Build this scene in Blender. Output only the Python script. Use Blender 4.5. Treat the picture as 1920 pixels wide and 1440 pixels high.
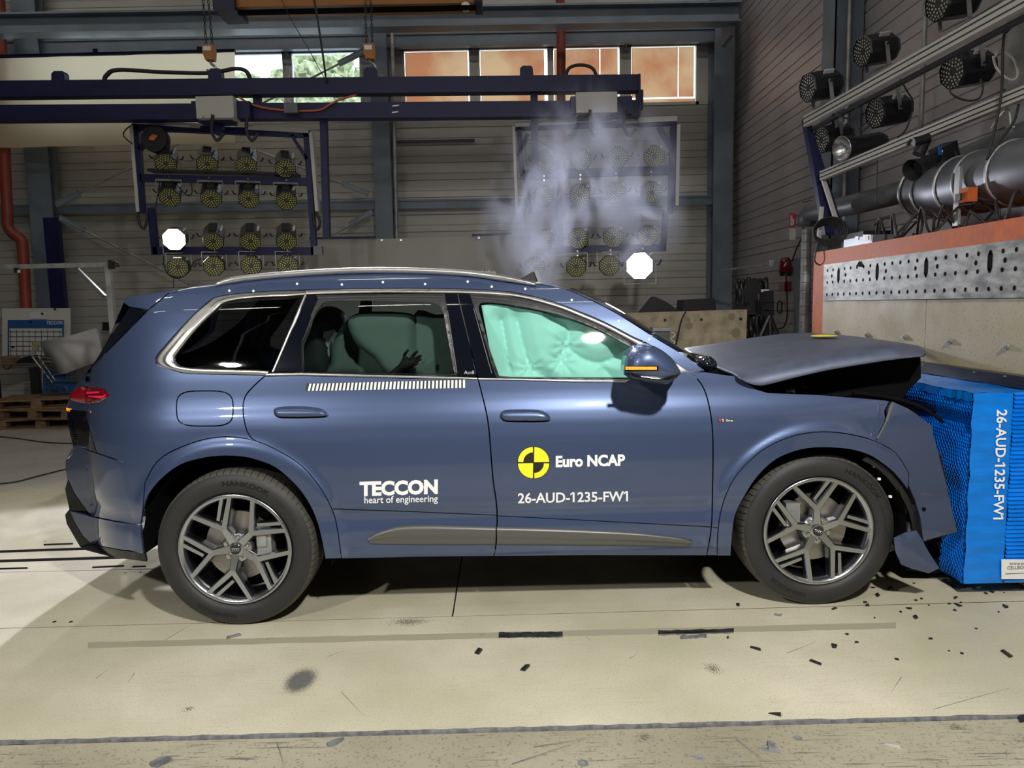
import bpy, math, random
import numpy as np
from mathutils import Vector, Matrix, Euler
from mathutils.geometry import delaunay_2d_cdt
random.seed(7); rng=np.random.default_rng(7)
SC=bpy.context.scene
for o in list(bpy.data.objects): bpy.data.objects.remove(o)
COL=SC.collection
# ---------------------------------------------------------------- camera
FP=1340.; ROLL=.0205; PITCH=math.atan(147/FP); H=1.66
_f=np.array([0,math.cos(PITCH),-math.sin(PITCH)]); _u=np.array([0,math.sin(PITCH),math.cos(PITCH)]); _r=np.array([1.,0,0])
CR=math.cos(ROLL)*_r-math.sin(ROLL)*_u; CU=math.sin(ROLL)*_r+math.cos(ROLL)*_u
cd=bpy.data.cameras.new('camera'); cam=bpy.data.objects.new('camera',cd); COL.objects.link(cam)
cd.sensor_width=36; cd.lens=FP/1920*36; cd.clip_start=.05; cd.clip_end=300
m=Matrix((( CR[0],CU[0],-_f[0],0),(CR[1],CU[1],-_f[1],0),(CR[2],CU[2],-_f[2],H),(0,0,0,1)))
cam.matrix_world=m; SC.camera=cam
# ---------------------------------------------------------------- world, lights, exposure
SC.view_settings.view_transform='Standard'; SC.view_settings.look='None'; SC.view_settings.gamma=1; SC.view_settings.exposure=0.0
SC.view_settings.use_curve_mapping=False
cy=SC.cycles; cy.use_denoising=True; cy.max_bounces=7; cy.diffuse_bounces=3; cy.glossy_bounces=4; cy.transmission_bounces=6; cy.transparent_max_bounces=16; cy.volume_bounces=1
cy.sample_clamp_indirect=4; cy.caustics_reflective=False; cy.caustics_refractive=False; cy.volume_step_rate=2.0; cy.volume_max_steps=128
W=bpy.data.worlds.new('world'); SC.world=W; W.use_nodes=True
wb=W.node_tree.nodes['Background']; wb.inputs[0].default_value=(.80,.90,1,1); wb.inputs[1].default_value=4.6
def light(name,kind,loc,target,power,size=.3,color=(1,1,1),spot=None,blend=.3):
    l=bpy.data.lights.new(name,kind); l.energy=power; l.color=color
    if kind=='AREA': l.shape='DISK'; l.size=size
    else: l.shadow_soft_size=size
    if spot: l.spot_size=spot; l.spot_blend=blend
    o=bpy.data.objects.new(name,l); COL.objects.link(o); o.location=loc
    o.rotation_euler=(Vector(target)-Vector(loc)).to_track_quat('-Z','Y').to_euler(); return o
LA=(1.2,-.35,4.3); LB=(-3.1,-.35,3.6)
light('floodlight_beam','SPOT',LA,(.3,3.1,0),1250,.12,(1,.975,.90),spot=2.1,blend=1)
light('floodlight_beam','SPOT',LB,(-1.0,3.1,0),450,.11,(1,.975,.90),spot=2.1,blend=1)
TUBE=20; SMOKE=9
LC=(-2.7,9.6,7.2)
light('floodlight_beam','SPOT',LC,(-2.8,.5,0),2600,.12,(.88,.87,1),spot=.96,blend=.1)
# ---------------------------------------------------------------- projection helpers (pixel of the 1920x1440 photograph + real depth -> point)
def ray(px,py): return _f+(px-960)/FP*CR+(720-py)/FP*CU
def P(px,py,Y):
    d=ray(px,py); t=Y/d[1]; return Vector((d[0]*t,Y,H+d[2]*t))
def PX(px,py,X):
    d=ray(px,py); t=X/d[0]; return Vector((X,d[1]*t,H+d[2]*t))
def PF(px,py,z=0.):
    d=ray(px,py); t=(z-H)/d[2]; return Vector((d[0]*t,d[1]*t,z))
# ---------------------------------------------------------------- materials
def lin(c): return tuple((x/12.92 if x<=.04045 else ((x+.055)/1.055)**2.4) for x in c)
def rgb(r,g,b): return lin((r/255,g/255,b/255))
MATS={}
def mat(name,col,rough=.5,metal=0,var=0,scale=8,bump=0,bscale=40,coat=0,emis=0,ecol=None,spec=.5,detail=4,stretch=None,alt=None):
    if name in MATS: return MATS[name]
    M=bpy.data.materials.new(name); M.use_nodes=True; nt=M.node_tree; b=nt.nodes['Principled BSDF']
    b.inputs['Base Color'].default_value=(*col,1); b.inputs['Roughness'].default_value=rough; b.inputs['Metallic'].default_value=metal
    b.inputs['Specular IOR Level'].default_value=spec
    if coat: b.inputs['Coat Weight'].default_value=coat; b.inputs['Coat Roughness'].default_value=.03
    if emis: b.inputs['Emission Color'].default_value=(*(ecol or col),1); b.inputs['Emission Strength'].default_value=emis
    if var or bump:
        tc=nt.nodes.new('ShaderNodeTexCoord'); mp=nt.nodes.new('ShaderNodeMapping'); nt.links.new(tc.outputs['Object'],mp.inputs[0])
        if stretch: mp.inputs['Scale'].default_value=stretch
    if var:
        n=nt.nodes.new('ShaderNodeTexNoise'); n.inputs['Scale'].default_value=scale; n.inputs['Detail'].default_value=detail; nt.links.new(mp.outputs[0],n.inputs['Vector'])
        mx=nt.nodes.new('ShaderNodeMix'); mx.data_type='RGBA'; a=alt or tuple(c*(1-var) for c in col); h=col if alt else tuple(min(1,c*(1+var)) for c in col)
        mx.inputs[6].default_value=(*a,1); mx.inputs[7].default_value=(*h,1)
        cr=nt.nodes.new('ShaderNodeMapRange'); cr.inputs[1].default_value=.35; cr.inputs[2].default_value=.65
        nt.links.new(n.outputs[0],cr.inputs[0]); nt.links.new(cr.outputs[0],mx.inputs[0]); nt.links.new(mx.outputs[2],b.inputs['Base Color'])
        # a little wear in the gloss as well
        rr=nt.nodes.new('ShaderNodeMapRange'); rr.inputs[3].default_value=max(.02,rough-.08); rr.inputs[4].default_value=min(1,rough+.08)
        nt.links.new(n.outputs[0],rr.inputs[0]); nt.links.new(rr.outputs[0],b.inputs['Roughness'])
    if bump:
        n2=nt.nodes.new('ShaderNodeTexNoise'); n2.inputs['Scale'].default_value=bscale; n2.inputs['Detail'].default_value=3; nt.links.new(mp.outputs[0],n2.inputs['Vector'])
        bp=nt.nodes.new('ShaderNodeBump'); bp.inputs['Strength'].default_value=bump; bp.inputs['Distance'].default_value=.01
        nt.links.new(n2.outputs[0],bp.inputs['Height']); nt.links.new(bp.outputs[0],b.inputs['Normal'])
    MATS[name]=M; return M
def glass(name,tint,refl=1.0,rough=.0):
    M=bpy.data.materials.new(name); M.use_nodes=True; nt=M.node_tree; nt.nodes.clear()
    o=nt.nodes.new('ShaderNodeOutputMaterial'); t=nt.nodes.new('ShaderNodeBsdfTransparent'); g=nt.nodes.new('ShaderNodeBsdfGlossy'); mx=nt.nodes.new('ShaderNodeMixShader'); fr=nt.nodes.new('ShaderNodeFresnel')
    t.inputs[0].default_value=(*tint,1); g.inputs['Roughness'].default_value=rough+.02; fr.inputs[0].default_value=1.5
    g.inputs[0].default_value=(refl,refl,refl,1)
    nt.links.new(fr.outputs[0],mx.inputs[0]); nt.links.new(t.outputs[0],mx.inputs[1]); nt.links.new(g.outputs[0],mx.inputs[2]); nt.links.new(mx.outputs[0],o.inputs[0])
    MATS[name]=M; return M
def translucent(name,col,var=0,alt=None,scale=2,trans=.6):
    M=bpy.data.materials.new(name); M.use_nodes=True; nt=M.node_tree; nt.nodes.clear()
    o=nt.nodes.new('ShaderNodeOutputMaterial'); d=nt.nodes.new('ShaderNodeBsdfDiffuse'); t=nt.nodes.new('ShaderNodeBsdfTranslucent'); mx=nt.nodes.new('ShaderNodeMixShader'); mx.inputs[0].default_value=trans
    for s in (d,t): s.inputs[0].default_value=(*col,1)
    if var:
        tc=nt.nodes.new('ShaderNodeTexCoord'); n=nt.nodes.new('ShaderNodeTexNoise'); n.inputs['Scale'].default_value=scale; n.inputs['Detail'].default_value=6; nt.links.new(tc.outputs['Object'],n.inputs['Vector'])
        c=nt.nodes.new('ShaderNodeMix'); c.data_type='RGBA'; c.inputs[6].default_value=(*col,1); c.inputs[7].default_value=(*alt,1)
        r=nt.nodes.new('ShaderNodeMapRange'); r.inputs[1].default_value=.4; r.inputs[2].default_value=.6; nt.links.new(n.outputs[0],r.inputs[0]); nt.links.new(r.outputs[0],c.inputs[0])
        for s in (d,t): nt.links.new(c.outputs[2],s.inputs[0])
    nt.links.new(d.outputs[0],mx.inputs[1]); nt.links.new(t.outputs[0],mx.inputs[2]); nt.links.new(mx.outputs[0],o.inputs[0]); MATS[name]=M; return M
M_=MATS
mat('paint',(.058,.088,.185),.38,.50,coat=1)
mat('paint_dusty',(.085,.10,.155),.48,.35,var=.12,scale=14); mat('black_gloss',(.004,.005,.010),.08,coat=1); mat('black_plastic',(.012,.012,.014),.45); mat('void',(.003,.003,.004),.9,spec=.1)
mat('satin_trim',(.60,.60,.60),.30,1); mat('grey_clad',(.12,.12,.115),.42,.5); mat('seal',(.022,.022,.026),.4); mat('hall_dark',(.10,.10,.10),.7); mat('tread_rubber_lit',(.070,.067,.058),.7)  # tread rubber painted lighter than the sidewall, as light falls on it
mat('rubber',(.018,.018,.020),.55,bump=.15,bscale=300); mat('rubber_text',(.008,.008,.009),.35); mat('rim_metal',(.44,.465,.51),.24,1); mat('rim_dark',(.20,.20,.21),.35,1); mat('disc_metal',(.35,.33,.31),.38,.9); mat('steel',(.5,.5,.5),.3,1)
mat('white_print',(.82,.84,.86),.5); mat('black_print',(.01,.01,.012),.5); mat('yellow_print',(.90,.80,.02),.5); mat('red_print',(.7,.02,.04),.4)
mat('lamp_red',(.13,.002,.008),.1,coat=.6); mat('lamp_red_lit',(.6,.01,.05),.3,emis=.25,ecol=(1,.03,.10)); mat('amber',(.9,.30,.02),.3,emis=1.1,ecol=(1,.30,.03))
mat('navy_steel',(.005,.007,.062),.5,var=.15,scale=5); mat('white_metal',(.50,.49,.46),.45); mat('grey_steel',(.15,.185,.235),.5,var=.12,scale=3)
mat('siding',(.44,.43,.405),.45,.1,var=.05,scale=1.5); mat('groove',(.30,.30,.29),.9); mat('siding_side',(.42,.40,.43),.38,.25,var=.08,scale=2)  # side wall siding leans purple to paint in the bluish flare haze
mat('red_pipe',(.26,.045,.028),.45,var=.15,scale=3); mat('orange_paint',(.58,.13,.03),.68,var=.25,scale=9,bump=.2,bscale=25,alt=(.42,.085,.02)); mat('knot',(.30,.24,.16),.7); mat('crane_orange',(.42,.17,.03),.5)
mat('galv',(.36,.37,.38),.5,.6,var=.25,scale=6,bump=.1,bscale=20); mat('galv_plate',(.22,.22,.215),.58,.35,var=.6,scale=7,bump=.07,bscale=30,detail=8,stretch=(1,1,2.5))
mat('duct',(.15,.16,.18),.48,.6,var=.15,scale=3); mat('led_yellow',(.62,.60,.16),.35,emis=.02); mat('led_white',(.55,.56,.58),.3)
mat('led_plate',(.05,.05,.035),.4); mat('par_black',(.014,.015,.019),.4); mat('led_on',(1,1,1),.5,emis=60,ecol=(1,.97,.90)); mat('led_on_blue',(1,1,1),.5,emis=90,ecol=(.92,.93,1))
mat('wood',(.20,.12,.07),.6,var=.35,scale=6,stretch=(1,8,8)); mat('osb',(.44,.37,.26),.7,var=.25,scale=7,bump=.2,detail=7); mat('white_board',(.62,.62,.60),.5); mat('paper',(.72,.72,.74),.7); mat('teccon_blue',(.02,.10,.32),.5)
mat('sheet_grey',(.33,.32,.30),.55,var=.06,scale=1); mat('rope',(.02,.02,.022),.6); mat('orange_cable',(.55,.13,.06),.5); mat('cable_white',(.6,.6,.58),.5)
mat('foil_blue',(.0,.20,.78),.30,.15,bump=.35,bscale=9,var=.12,scale=5,stretch=(1,1,3),coat=.3); mat('foil_blue_dark',(.0,.16,.70),.26,.2,coat=.4); mat('label_paper',(.75,.75,.76),.5)
mat('airbag',(.66,.86,.82),.75,bump=.25,bscale=18); mat('airbag_grey',(.40,.47,.44),.8,bump=.2,bscale=15); mat('seat',(.06,.062,.065),.6); mat('headliner',(.75,.78,.74),.8); mat('vinyl',(.035,.022,.022),.5)  # airbag: white cloth tinted mint, painting the light through the green glass
mat('leaf',(.24,.27,.15),.8,var=.5,scale=3); mat('bark',(.08,.05,.03),.9); mat('plastic_sheet',(.55,.55,.57),.35); mat('wire',(.42,.42,.44),.35,1); mat('debris',(.012,.012,.016),.4); mat('tape_grey',(.15,.155,.165),.75,var=.35,scale=30)
glass('glass_front',(.66,.90,.85)); glass('glass_rear',(.35,.43,.41)); glass('glass_dark',(.10,.115,.13)); glass('glass_clear',(.9,.92,.92))
translucent('blind_orange',rgb(206,134,94),1,rgb(230,186,142),1.0,.6); translucent('screen_cream',rgb(245,228,196),0,None,2,.65)
# concrete: colour, grain, stains and scratches in the surface itself
def concrete(name,c1,c2,speck,rough,scr=.35,spk=140,seed=0):
    M=bpy.data.materials.new(name); M.use_nodes=True; nt=M.node_tree; N=nt.nodes; L=nt.links; b=N['Principled BSDF']
    tc=N.new('ShaderNodeTexCoord'); mp=N.new('ShaderNodeMapping'); mp.inputs['Location'].default_value=(seed,seed*1.7,0); L.new(tc.outputs['Object'],mp.inputs[0])
    def noise(s,d,st=None,rot=0):
        n=N.new('ShaderNodeTexNoise'); n.inputs['Scale'].default_value=s; n.inputs['Detail'].default_value=d
        if st:
            q=N.new('ShaderNodeMapping'); q.inputs['Scale'].default_value=st; q.inputs['Rotation'].default_value=(0,0,rot); L.new(mp.outputs[0],q.inputs[0]); L.new(q.outputs[0],n.inputs['Vector'])
        else: L.new(mp.outputs[0],n.inputs['Vector'])
        return n.outputs[0]
    def rampm(s,a,bb,lo=0,hi=1):
        r=N.new('ShaderNodeMapRange'); r.inputs[1].default_value=a; r.inputs[2].default_value=bb; r.inputs[3].default_value=lo; r.inputs[4].default_value=hi; L.new(s,r.inputs[0]); return r.outputs[0]
    def mixc(fac,A,B):
        x=N.new('ShaderNodeMix'); x.data_type='RGBA'; L.new(fac,x.inputs[0])
        for v,i in ((A,6),(B,7)):
            if isinstance(v,tuple): x.inputs[i].default_value=(*v,1)
            else: L.new(v,x.inputs[i])
        return x.outputs[2]
    c=mixc(rampm(noise(1.1,6),.35,.68),c1,c2)
    c=mixc(rampm(noise(spk,2),.58,.70,0,.62),c,speck)
    for k,rot in enumerate((.5,-.6,1.3,.1)):
        nn=N.new('ShaderNodeTexNoise')
        s=noise(3.0+k,3,(1,26,1),rot); g=noise(1.7+k*.3,2)
        a=N.new('ShaderNodeMath'); a.operation='MULTIPLY'; L.new(rampm(s,.61,.64),a.inputs[0]); L.new(rampm(g,.52,.6,0,scr),a.inputs[1]); c=mixc(a.outputs[0],c,speck); N.remove(nn)
    L.new(c,b.inputs['Base Color']); L.new(rampm(noise(5,5),.3,.7,rough-.09,rough+.12),b.inputs['Roughness'])
    bp=N.new('ShaderNodeBump'); bp.inputs['Strength'].default_value=.22; bp.inputs['Distance'].default_value=.004; L.new(noise(150,2),bp.inputs['Height']); L.new(bp.outputs[0],b.inputs['Normal']); MATS[name]=M; return M
concrete('floor_main',(.46,.435,.315),(.63,.585,.475),(.22,.21,.17),.42,.18)
concrete('floor_near',(.28,.255,.185),(.42,.39,.30),(.09,.085,.07),.5,.75,90,3)
concrete('floor_far_shaded',(.43,.40,.36),(.52,.49,.43),(.20,.19,.17),.45,.4,120,9)  # darker tone paints the shadow lying over the far floor
concrete('block_concrete',(.34,.30,.20),(.44,.39,.27),(.22,.20,.16),.6,.2,60,5)
# ---------------------------------------------------------------- mesh helpers
ORG={}
def org(o): return ORG.get(o.name,Vector((0,0,0))) if o else Vector((0,0,0))
def tag(o,label=None,cat=None,group=None,kind=None):
    if label: o['label']=label
    if cat: o['category']=cat
    if group: o['group']=group
    if kind: o['kind']=kind
    return o
def thing(name,label,cat,loc=(0,0,0),group=None,rot=None):
    o=bpy.data.objects.new(name,None); COL.objects.link(o); o.location=loc; o.empty_display_size=.1
    if rot: o.rotation_euler=rot
    ORG[o.name]=Vector(loc) if rot is None else Vector((0,0,0))
    return tag(o,label,cat,group)
def link(name,me,m,parent=None,kind=None):
    o=bpy.data.objects.new(name,me); COL.objects.link(o)
    if m: me.materials.append(M_[m] if isinstance(m,str) else m)
    if parent: o.parent=parent; ORG[o.name]=org(parent)
    if kind: o['kind']=kind
    return o
class MB:
    def __init__(s): s.v=[]; s.f=[]
    def add(s,vs,fs):
        b=len(s.v); s.v+= [Vector(v) for v in vs]; s.f+=[[b+i for i in f] for f in fs]; return s
    def box(s,c,d,rot=None):
        x,y,z=[q/2 for q in d]; vs=[Vector(p) for p in ((-x,-y,-z),(x,-y,-z),(x,y,-z),(-x,y,-z),(-x,-y,z),(x,-y,z),(x,y,z),(-x,y,z))]
        if rot is not None:
            R=rot if isinstance(rot,Matrix) else Euler(rot).to_matrix(); vs=[R@v for v in vs]
        c=Vector(c); return s.add([v+c for v in vs],[(0,3,2,1),(4,5,6,7),(0,1,5,4),(1,2,6,5),(2,3,7,6),(3,0,4,7)])
    def box2(s,a,b): return s.box([(a[i]+b[i])/2 for i in range(3)],[abs(a[i]-b[i]) for i in range(3)])
    def bar(s,p,q,w,h,up=(0,0,1)):
        p=Vector(p); q=Vector(q); d=(q-p); L=d.length; d.normalize(); u=Vector(up); x=d.cross(u)
        if x.length<1e-4: x=d.cross(Vector((0,1,0)))
        x.normalize(); u=x.cross(d); R=Matrix((x,d,u)).transposed(); return s.box((p+q)/2,(w,L,h),R)
    def tube(s,pts,r,n=8,cap=True,closed=False):
        pts=[Vector(p) for p in pts]; N=len(pts); rings=[]; b=len(s.v); prev=None
        for i,p in enumerate(pts):
            t=(pts[(i+1)%N]-pts[i-1]) if closed else (pts[min(i+1,N-1)]-pts[max(i-1,0)])
            t=t.normalized() if t.length>1e-9 else Vector((0,0,1))
            if prev is None: a=t.orthogonal().normalized()
            else: a=(prev-t*prev.dot(t)); a=a.normalized() if a.length>1e-6 else t.orthogonal().normalized()
            prev=a; c=t.cross(a); rr=r[i] if isinstance(r,(list,tuple)) else r
            for k in range(n): s.v.append(p+(a*math.cos(2*math.pi*k/n)+c*math.sin(2*math.pi*k/n))*rr)
        for i in range(N if closed else N-1):
            j=(i+1)%N
            for k in range(n): s.f.append([b+i*n+k,b+i*n+(k+1)%n,b+j*n+(k+1)%n,b+j*n+k])
        if cap and not closed: s.f.append([b+k for k in range(n)][::-1]); s.f.append([b+(N-1)*n+k for k in range(n)])
        return s
    def cyl(s,p,q,r,n=16,r2=None): return s.tube([p,q],[r,r if r2 is None else r2],n)
    def lathe(s,c,axis,prof,n=32,a0=None,capend=False):
        """prof: list of (radius, distance along axis)"""
        ax=Vector(axis).normalized(); a=Vector(a0) if a0 else ax.orthogonal().normalized(); t=ax.cross(a); b=len(s.v); c=Vector(c)
        for r,h in prof:
            for k in range(n): s.v.append(c+ax*h+(a*math.cos(2*math.pi*(k+.5)/n)+t*math.sin(2*math.pi*(k+.5)/n))*r)
        for i in range(len(prof)-1):
            for k in range(n): s.f.append([b+i*n+k,b+i*n+(k+1)%n,b+(i+1)*n+(k+1)%n,b+(i+1)*n+k])
        if capend: s.f.append([b+k for k in range(n)][::-1]); s.f.append([b+(len(prof)-1)*n+k for k in range(n)])
        return s
    def prism(s,poly,d):
        """poly: 3D outline points, extruded by vector d"""
        n=len(poly); d=Vector(d); poly=[Vector(p) for p in poly]; b=len(s.v); s.v+=poly+[p+d for p in poly]
        s.f.append([b+i for i in range(n)][::-1]); s.f.append([b+n+i for i in range(n)])
        for i in range(n): s.f.append([b+i,b+(i+1)%n,b+n+(i+1)%n,b+n+i])
        return s
    def grid(s,rows):
        b=len(s.v); n=len(rows[0]); 
        for r in rows: s.v+=[Vector(p) for p in r]
        for i in range(len(rows)-1):
            for k in range(n-1): s.f.append([b+i*n+k,b+i*n+k+1,b+(i+1)*n+k+1,b+(i+1)*n+k])
        return s
    def mesh(s,name,o=Vector((0,0,0)),smooth=False,fix=True):
        me=bpy.data.meshes.new(name); me.from_pydata([tuple(v-o) for v in s.v],[],s.f)
        if fix:
            import bmesh
            bm=bmesh.new(); bm.from_mesh(me); bmesh.ops.recalc_face_normals(bm,faces=bm.faces); bm.to_mesh(me); bm.free()
        if smooth:
            me.polygons.foreach_set('use_smooth',[True]*len(me.polygons))
            if smooth!='all':
                try: me.set_sharp_from_angle(angle=math.radians(38))
                except Exception: pass
        return me
    def build(s,name,m,parent=None,smooth=False,kind=None,fix=True):
        return link(name,s.mesh(name,org(parent),smooth,fix),m,parent,kind)
def place(name,me,loc,parent=None,rot=None,label=None):
    o=bpy.data.objects.new(name,me); COL.objects.link(o)
    if parent: o.parent=parent; o.location=Vector(loc)-org(parent)
    else: o.location=loc
    if rot: o.rotation_euler=rot
    if label: o['label']=label
    return o
def copytree(o,parent=None):
    c=o.copy(); COL.objects.link(c); ORG[c.name]=Vector((0,0,0))
    if parent: c.parent=parent
    for ch in list(o.children): copytree(ch,c)
    return c
def cr(pts,k=6,closed=False):
    """Catmull-Rom through 2D or 3D points"""
    p=[np.array(q,float) for q in pts]; n=len(p); out=[]
    rngi=range(n if closed else n-1)
    for i in rngi:
        a=p[i-1] if (closed or i>0) else p[0]; b=p[i]; c=p[(i+1)%n]; d=p[(i+2)%n] if (closed or i+2<n) else p[-1]
        for t in np.linspace(0,1,k,endpoint=False): out.append(.5*((2*b)+(-a+c)*t+(2*a-5*b+4*c-d)*t*t+(-a+3*b-3*c+d)*t**3))
    if not closed: out.append(p[-1])
    return [tuple(q) for q in out]
def wire(name,pts,r,m,parent=None,label=None,cat=None,group=None,n=6,k=6):
    o=MB().tube([Vector(q) for q in cr(pts,k)],r,n).build(name,m,parent,smooth='all')
    return tag(o,label,cat,group)
def text_mesh(s,size=1.0,bold=0,res=3):
    c=bpy.data.curves.new('t','FONT'); c.body=s; c.size=size; c.offset=bold; c.resolution_u=res; c.fill_mode='FRONT'; c.align_x='LEFT'
    o=bpy.data.objects.new('t',c); me=bpy.data.meshes.new_from_object(o)
    v=np.array([list(x.co) for x in me.vertices])[:,:2]; f=[list(p.vertices) for p in me.polygons]; bpy.data.objects.remove(o); bpy.data.meshes.remove(me)
    if '1' in s and s!='1' and res==3:
        hcap=v[:,1].max(); w1=np.ptp(text_mesh('1',size,bold,2)[0][:,0])
        for i,chh in enumerate(s):
            if chh=='1':
                x0=text_mesh(s[:i+1],size,bold,2)[0][:,0].max()-w1; b=len(v)
                v=np.vstack([v,[(x0+.01,hcap),(x0-.17,hcap*.83),(x0-.17,hcap*.66),(x0+.01,hcap*.82)]]); f.append([b,b+1,b+2,b+3])
    return v,f
def text_fit(s,o,ux,uy,bold=0,x0=None):
    """text stretched to the box with lower-left corner o and edge vectors ux, uy (2D or 3D arrays)"""
    v,f=text_mesh(s,1,bold); mn=v.min(0); mx=v.max(0); t=(v-mn)/(mx-mn)
    return np.array(o)+t[:,:1]*np.array(ux)+t[:,1:]*np.array(uy),f
# ================================================================ THE CAR
YN=3.645; KX=.020
_zp=np.array([(.05,.20),(.15,.13),(.30,.05),(.36,.022),(.42,.010),(.50,.012),(.56,.022),(.60,.021),(.625,.007),(.68,0),(.85,0),(.98,.006),(1.06,.018),(1.12,.034),(1.16,.052),(1.21,.066),(1.31,.085),(1.37,.10),(1.47,.132),(1.57,.166),(1.67,.21),(1.76,.27),(1.82,.33),(1.88,.45),(1.93,.62),(2.1,1.3)])
_zz=np.linspace(0,2.1,2101); _dd=np.interp(_zz,_zp[:,0],_zp[:,1]); _k=np.exp(-.5*(np.arange(-40,41)/13.)**2); _k/=_k.sum(); _dd=np.convolve(np.pad(_dd,40,'edge'),_k,'valid')
HUBS=[(441,1029),(1530,997)]
HC=[P(*HUBS[0],YN+KX*-1.5),P(*HUBS[1],YN+KX*1.6)]
def inset(x,z):
    d=np.interp(z,_zz,_dd)
    t=np.clip((-1.70-x)/.62,0,None); d=d+.27*t**2.6
    t=np.clip((x-1.75)/.62,0,None); d=d+.06*t**2.2
    for i,c in enumerate(HC):
        r=np.hypot(x-c.x,z-c.z); s=1/(1+np.exp(np.clip((r-.565)/.010,-30,30))); d=d-.016*s
        b=np.exp(-((r-.60)/.05)**2)*np.clip((z-.5)/.3,0,1); d=d+.0015*b
    return d
def surf(x,z): return YN+KX*x+inset(x,z)
YC=YN+1.0
def far(x,y): return 2*(YC+KX*x)-y
def hit(px,py,off=0.):
    """where the view ray of a photo pixel meets the car's side surface"""
    px=np.asarray(px,float); py=np.asarray(py,float)
    D=_f[None]+((px-960)/FP)[:,None]*CR[None]+((720-py)/FP)[:,None]*CU[None]
    D=D/D[:,1:2]
    def g(t): return t-surf(D[:,0]*t,H+D[:,2]*t)-off
    lo=np.full(len(px),3.3); hi=np.full(len(px),3.3); found=np.zeros(len(px),bool); t=3.3
    while t<4.7:
        t2=t+.02; gg=g(np.full(len(px),t2)); new=(~found)&(gg>=0); hi[new]=t2; lo[new]=t; found|=new; t=t2
    lo[~found]=4.1; hi[~found]=4.1
    for _ in range(18):
        mid=(lo+hi)/2; gg=g(mid); up=gg>=0; hi=np.where(up,mid,hi); lo=np.where(up,lo,mid)
    t=(lo+hi)/2; return np.stack([D[:,0]*t,t,H+D[:,2]*t],1)
def nrm(x,z):
    e=.004; gx=(surf(x+e,z)-surf(x-e,z))/(2*e); gz=(surf(x,z+e)-surf(x,z-e))/(2*e)
    n=np.stack([gx,-np.ones_like(gx),gz],1); return n/np.linalg.norm(n,axis=1,keepdims=True)
def inpoly(pts,poly):
    x,y=pts[:,0],pts[:,1]; ins=np.zeros(len(pts),bool); n=len(poly); p=np.array(poly)
    for i in range(n):
        x1,y1=p[i]; x2,y2=p[(i+1)%n]
        if y1==y2: continue
        c=((y1>y)!=(y2>y))&(x<(x2-x1)*(y-y1)/(y2-y1)+x1); ins^=c
    return ins
def dist(pts,poly,closed=True):
    p=np.array(poly); q=np.roll(p,-1,0)
    if not closed: p,q=p[:-1],q[:-1]
    best=np.full(len(pts),1e9)
    for a,b in zip(p,q):
        ab=b-a; L=max((ab**2).sum(),1e-9); t=np.clip(((pts-a)@ab)/L,0,1); d=np.hypot(*(pts-(a+t[:,None]*ab)).T); best=np.minimum(best,d)
    return best
def area(p): p=np.array(p); q=np.roll(p,-1,0); return .5*(p[:,0]*q[:,1]-q[:,0]*p[:,1]).sum()
def shrink(p,g):
    p=np.array(p); s=1 if area(p)>0 else -1; a=p-np.roll(p,1,0); b=np.roll(p,-1,0)-p
    na=np.stack([-a[:,1],a[:,0]],1)/np.maximum(np.linalg.norm(a,axis=1,keepdims=True),1e-9); nb=np.stack([-b[:,1],b[:,0]],1)/np.maximum(np.linalg.norm(b,axis=1,keepdims=True),1e-9)
    n=na+nb; n/=np.maximum(np.linalg.norm(n,axis=1,keepdims=True),.5); return [tuple(x) for x in p+n*g*s]
def dense(p,st):
    out=[]
    for i in range(len(p)):
        a=np.array(p[i]); b=np.array(p[(i+1)%len(p)]); n=max(1,int(np.hypot(*(b-a))/st))
        for k in range(n): out.append(tuple(a+(b-a)*k/n))
    return out
def tri(outline,holes,step):
    loops=[dense(outline,step)]+[dense(h,step) for h in holes]; V=[];Ed=[]
    for L in loops:
        b=len(V); V+=L; Ed+=[(b+i,b+(i+1)%len(L)) for i in range(len(L))]
    nb=len(V); A=np.array(loops[0]); x0,y0=A.min(0); x1,y1=A.max(0)
    gx,gy=np.meshgrid(np.arange(x0,x1,step),np.arange(y0,y1,step)); gx=gx+(np.arange(gx.shape[0])%2)[:,None]*step*.5; G=np.stack([gx.ravel(),gy.ravel()],1)
    k=inpoly(G,loops[0])
    for h in loops[1:]: k&=~inpoly(G,h)
    G=G[k]
    if len(G):
        k=dist(G,loops[0])>step*.45
        for h in loops[1:]: k&=dist(G,h)>step*.45
        G=G[k]
    V+= [tuple(g) for g in G]
    r=delaunay_2d_cdt([Vector(v) for v in V],Ed,[],0,1e-4)
    v=np.array([list(q) for q in r[0]]); f=np.array(r[2]); c=v[f].mean(1); k=inpoly(c,loops[0])
    for h in loops[1:]: k&=~inpoly(c,h)
    f=f[k]; dd=dist(v,loops[0])
    return v,f,loops,dd
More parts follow.
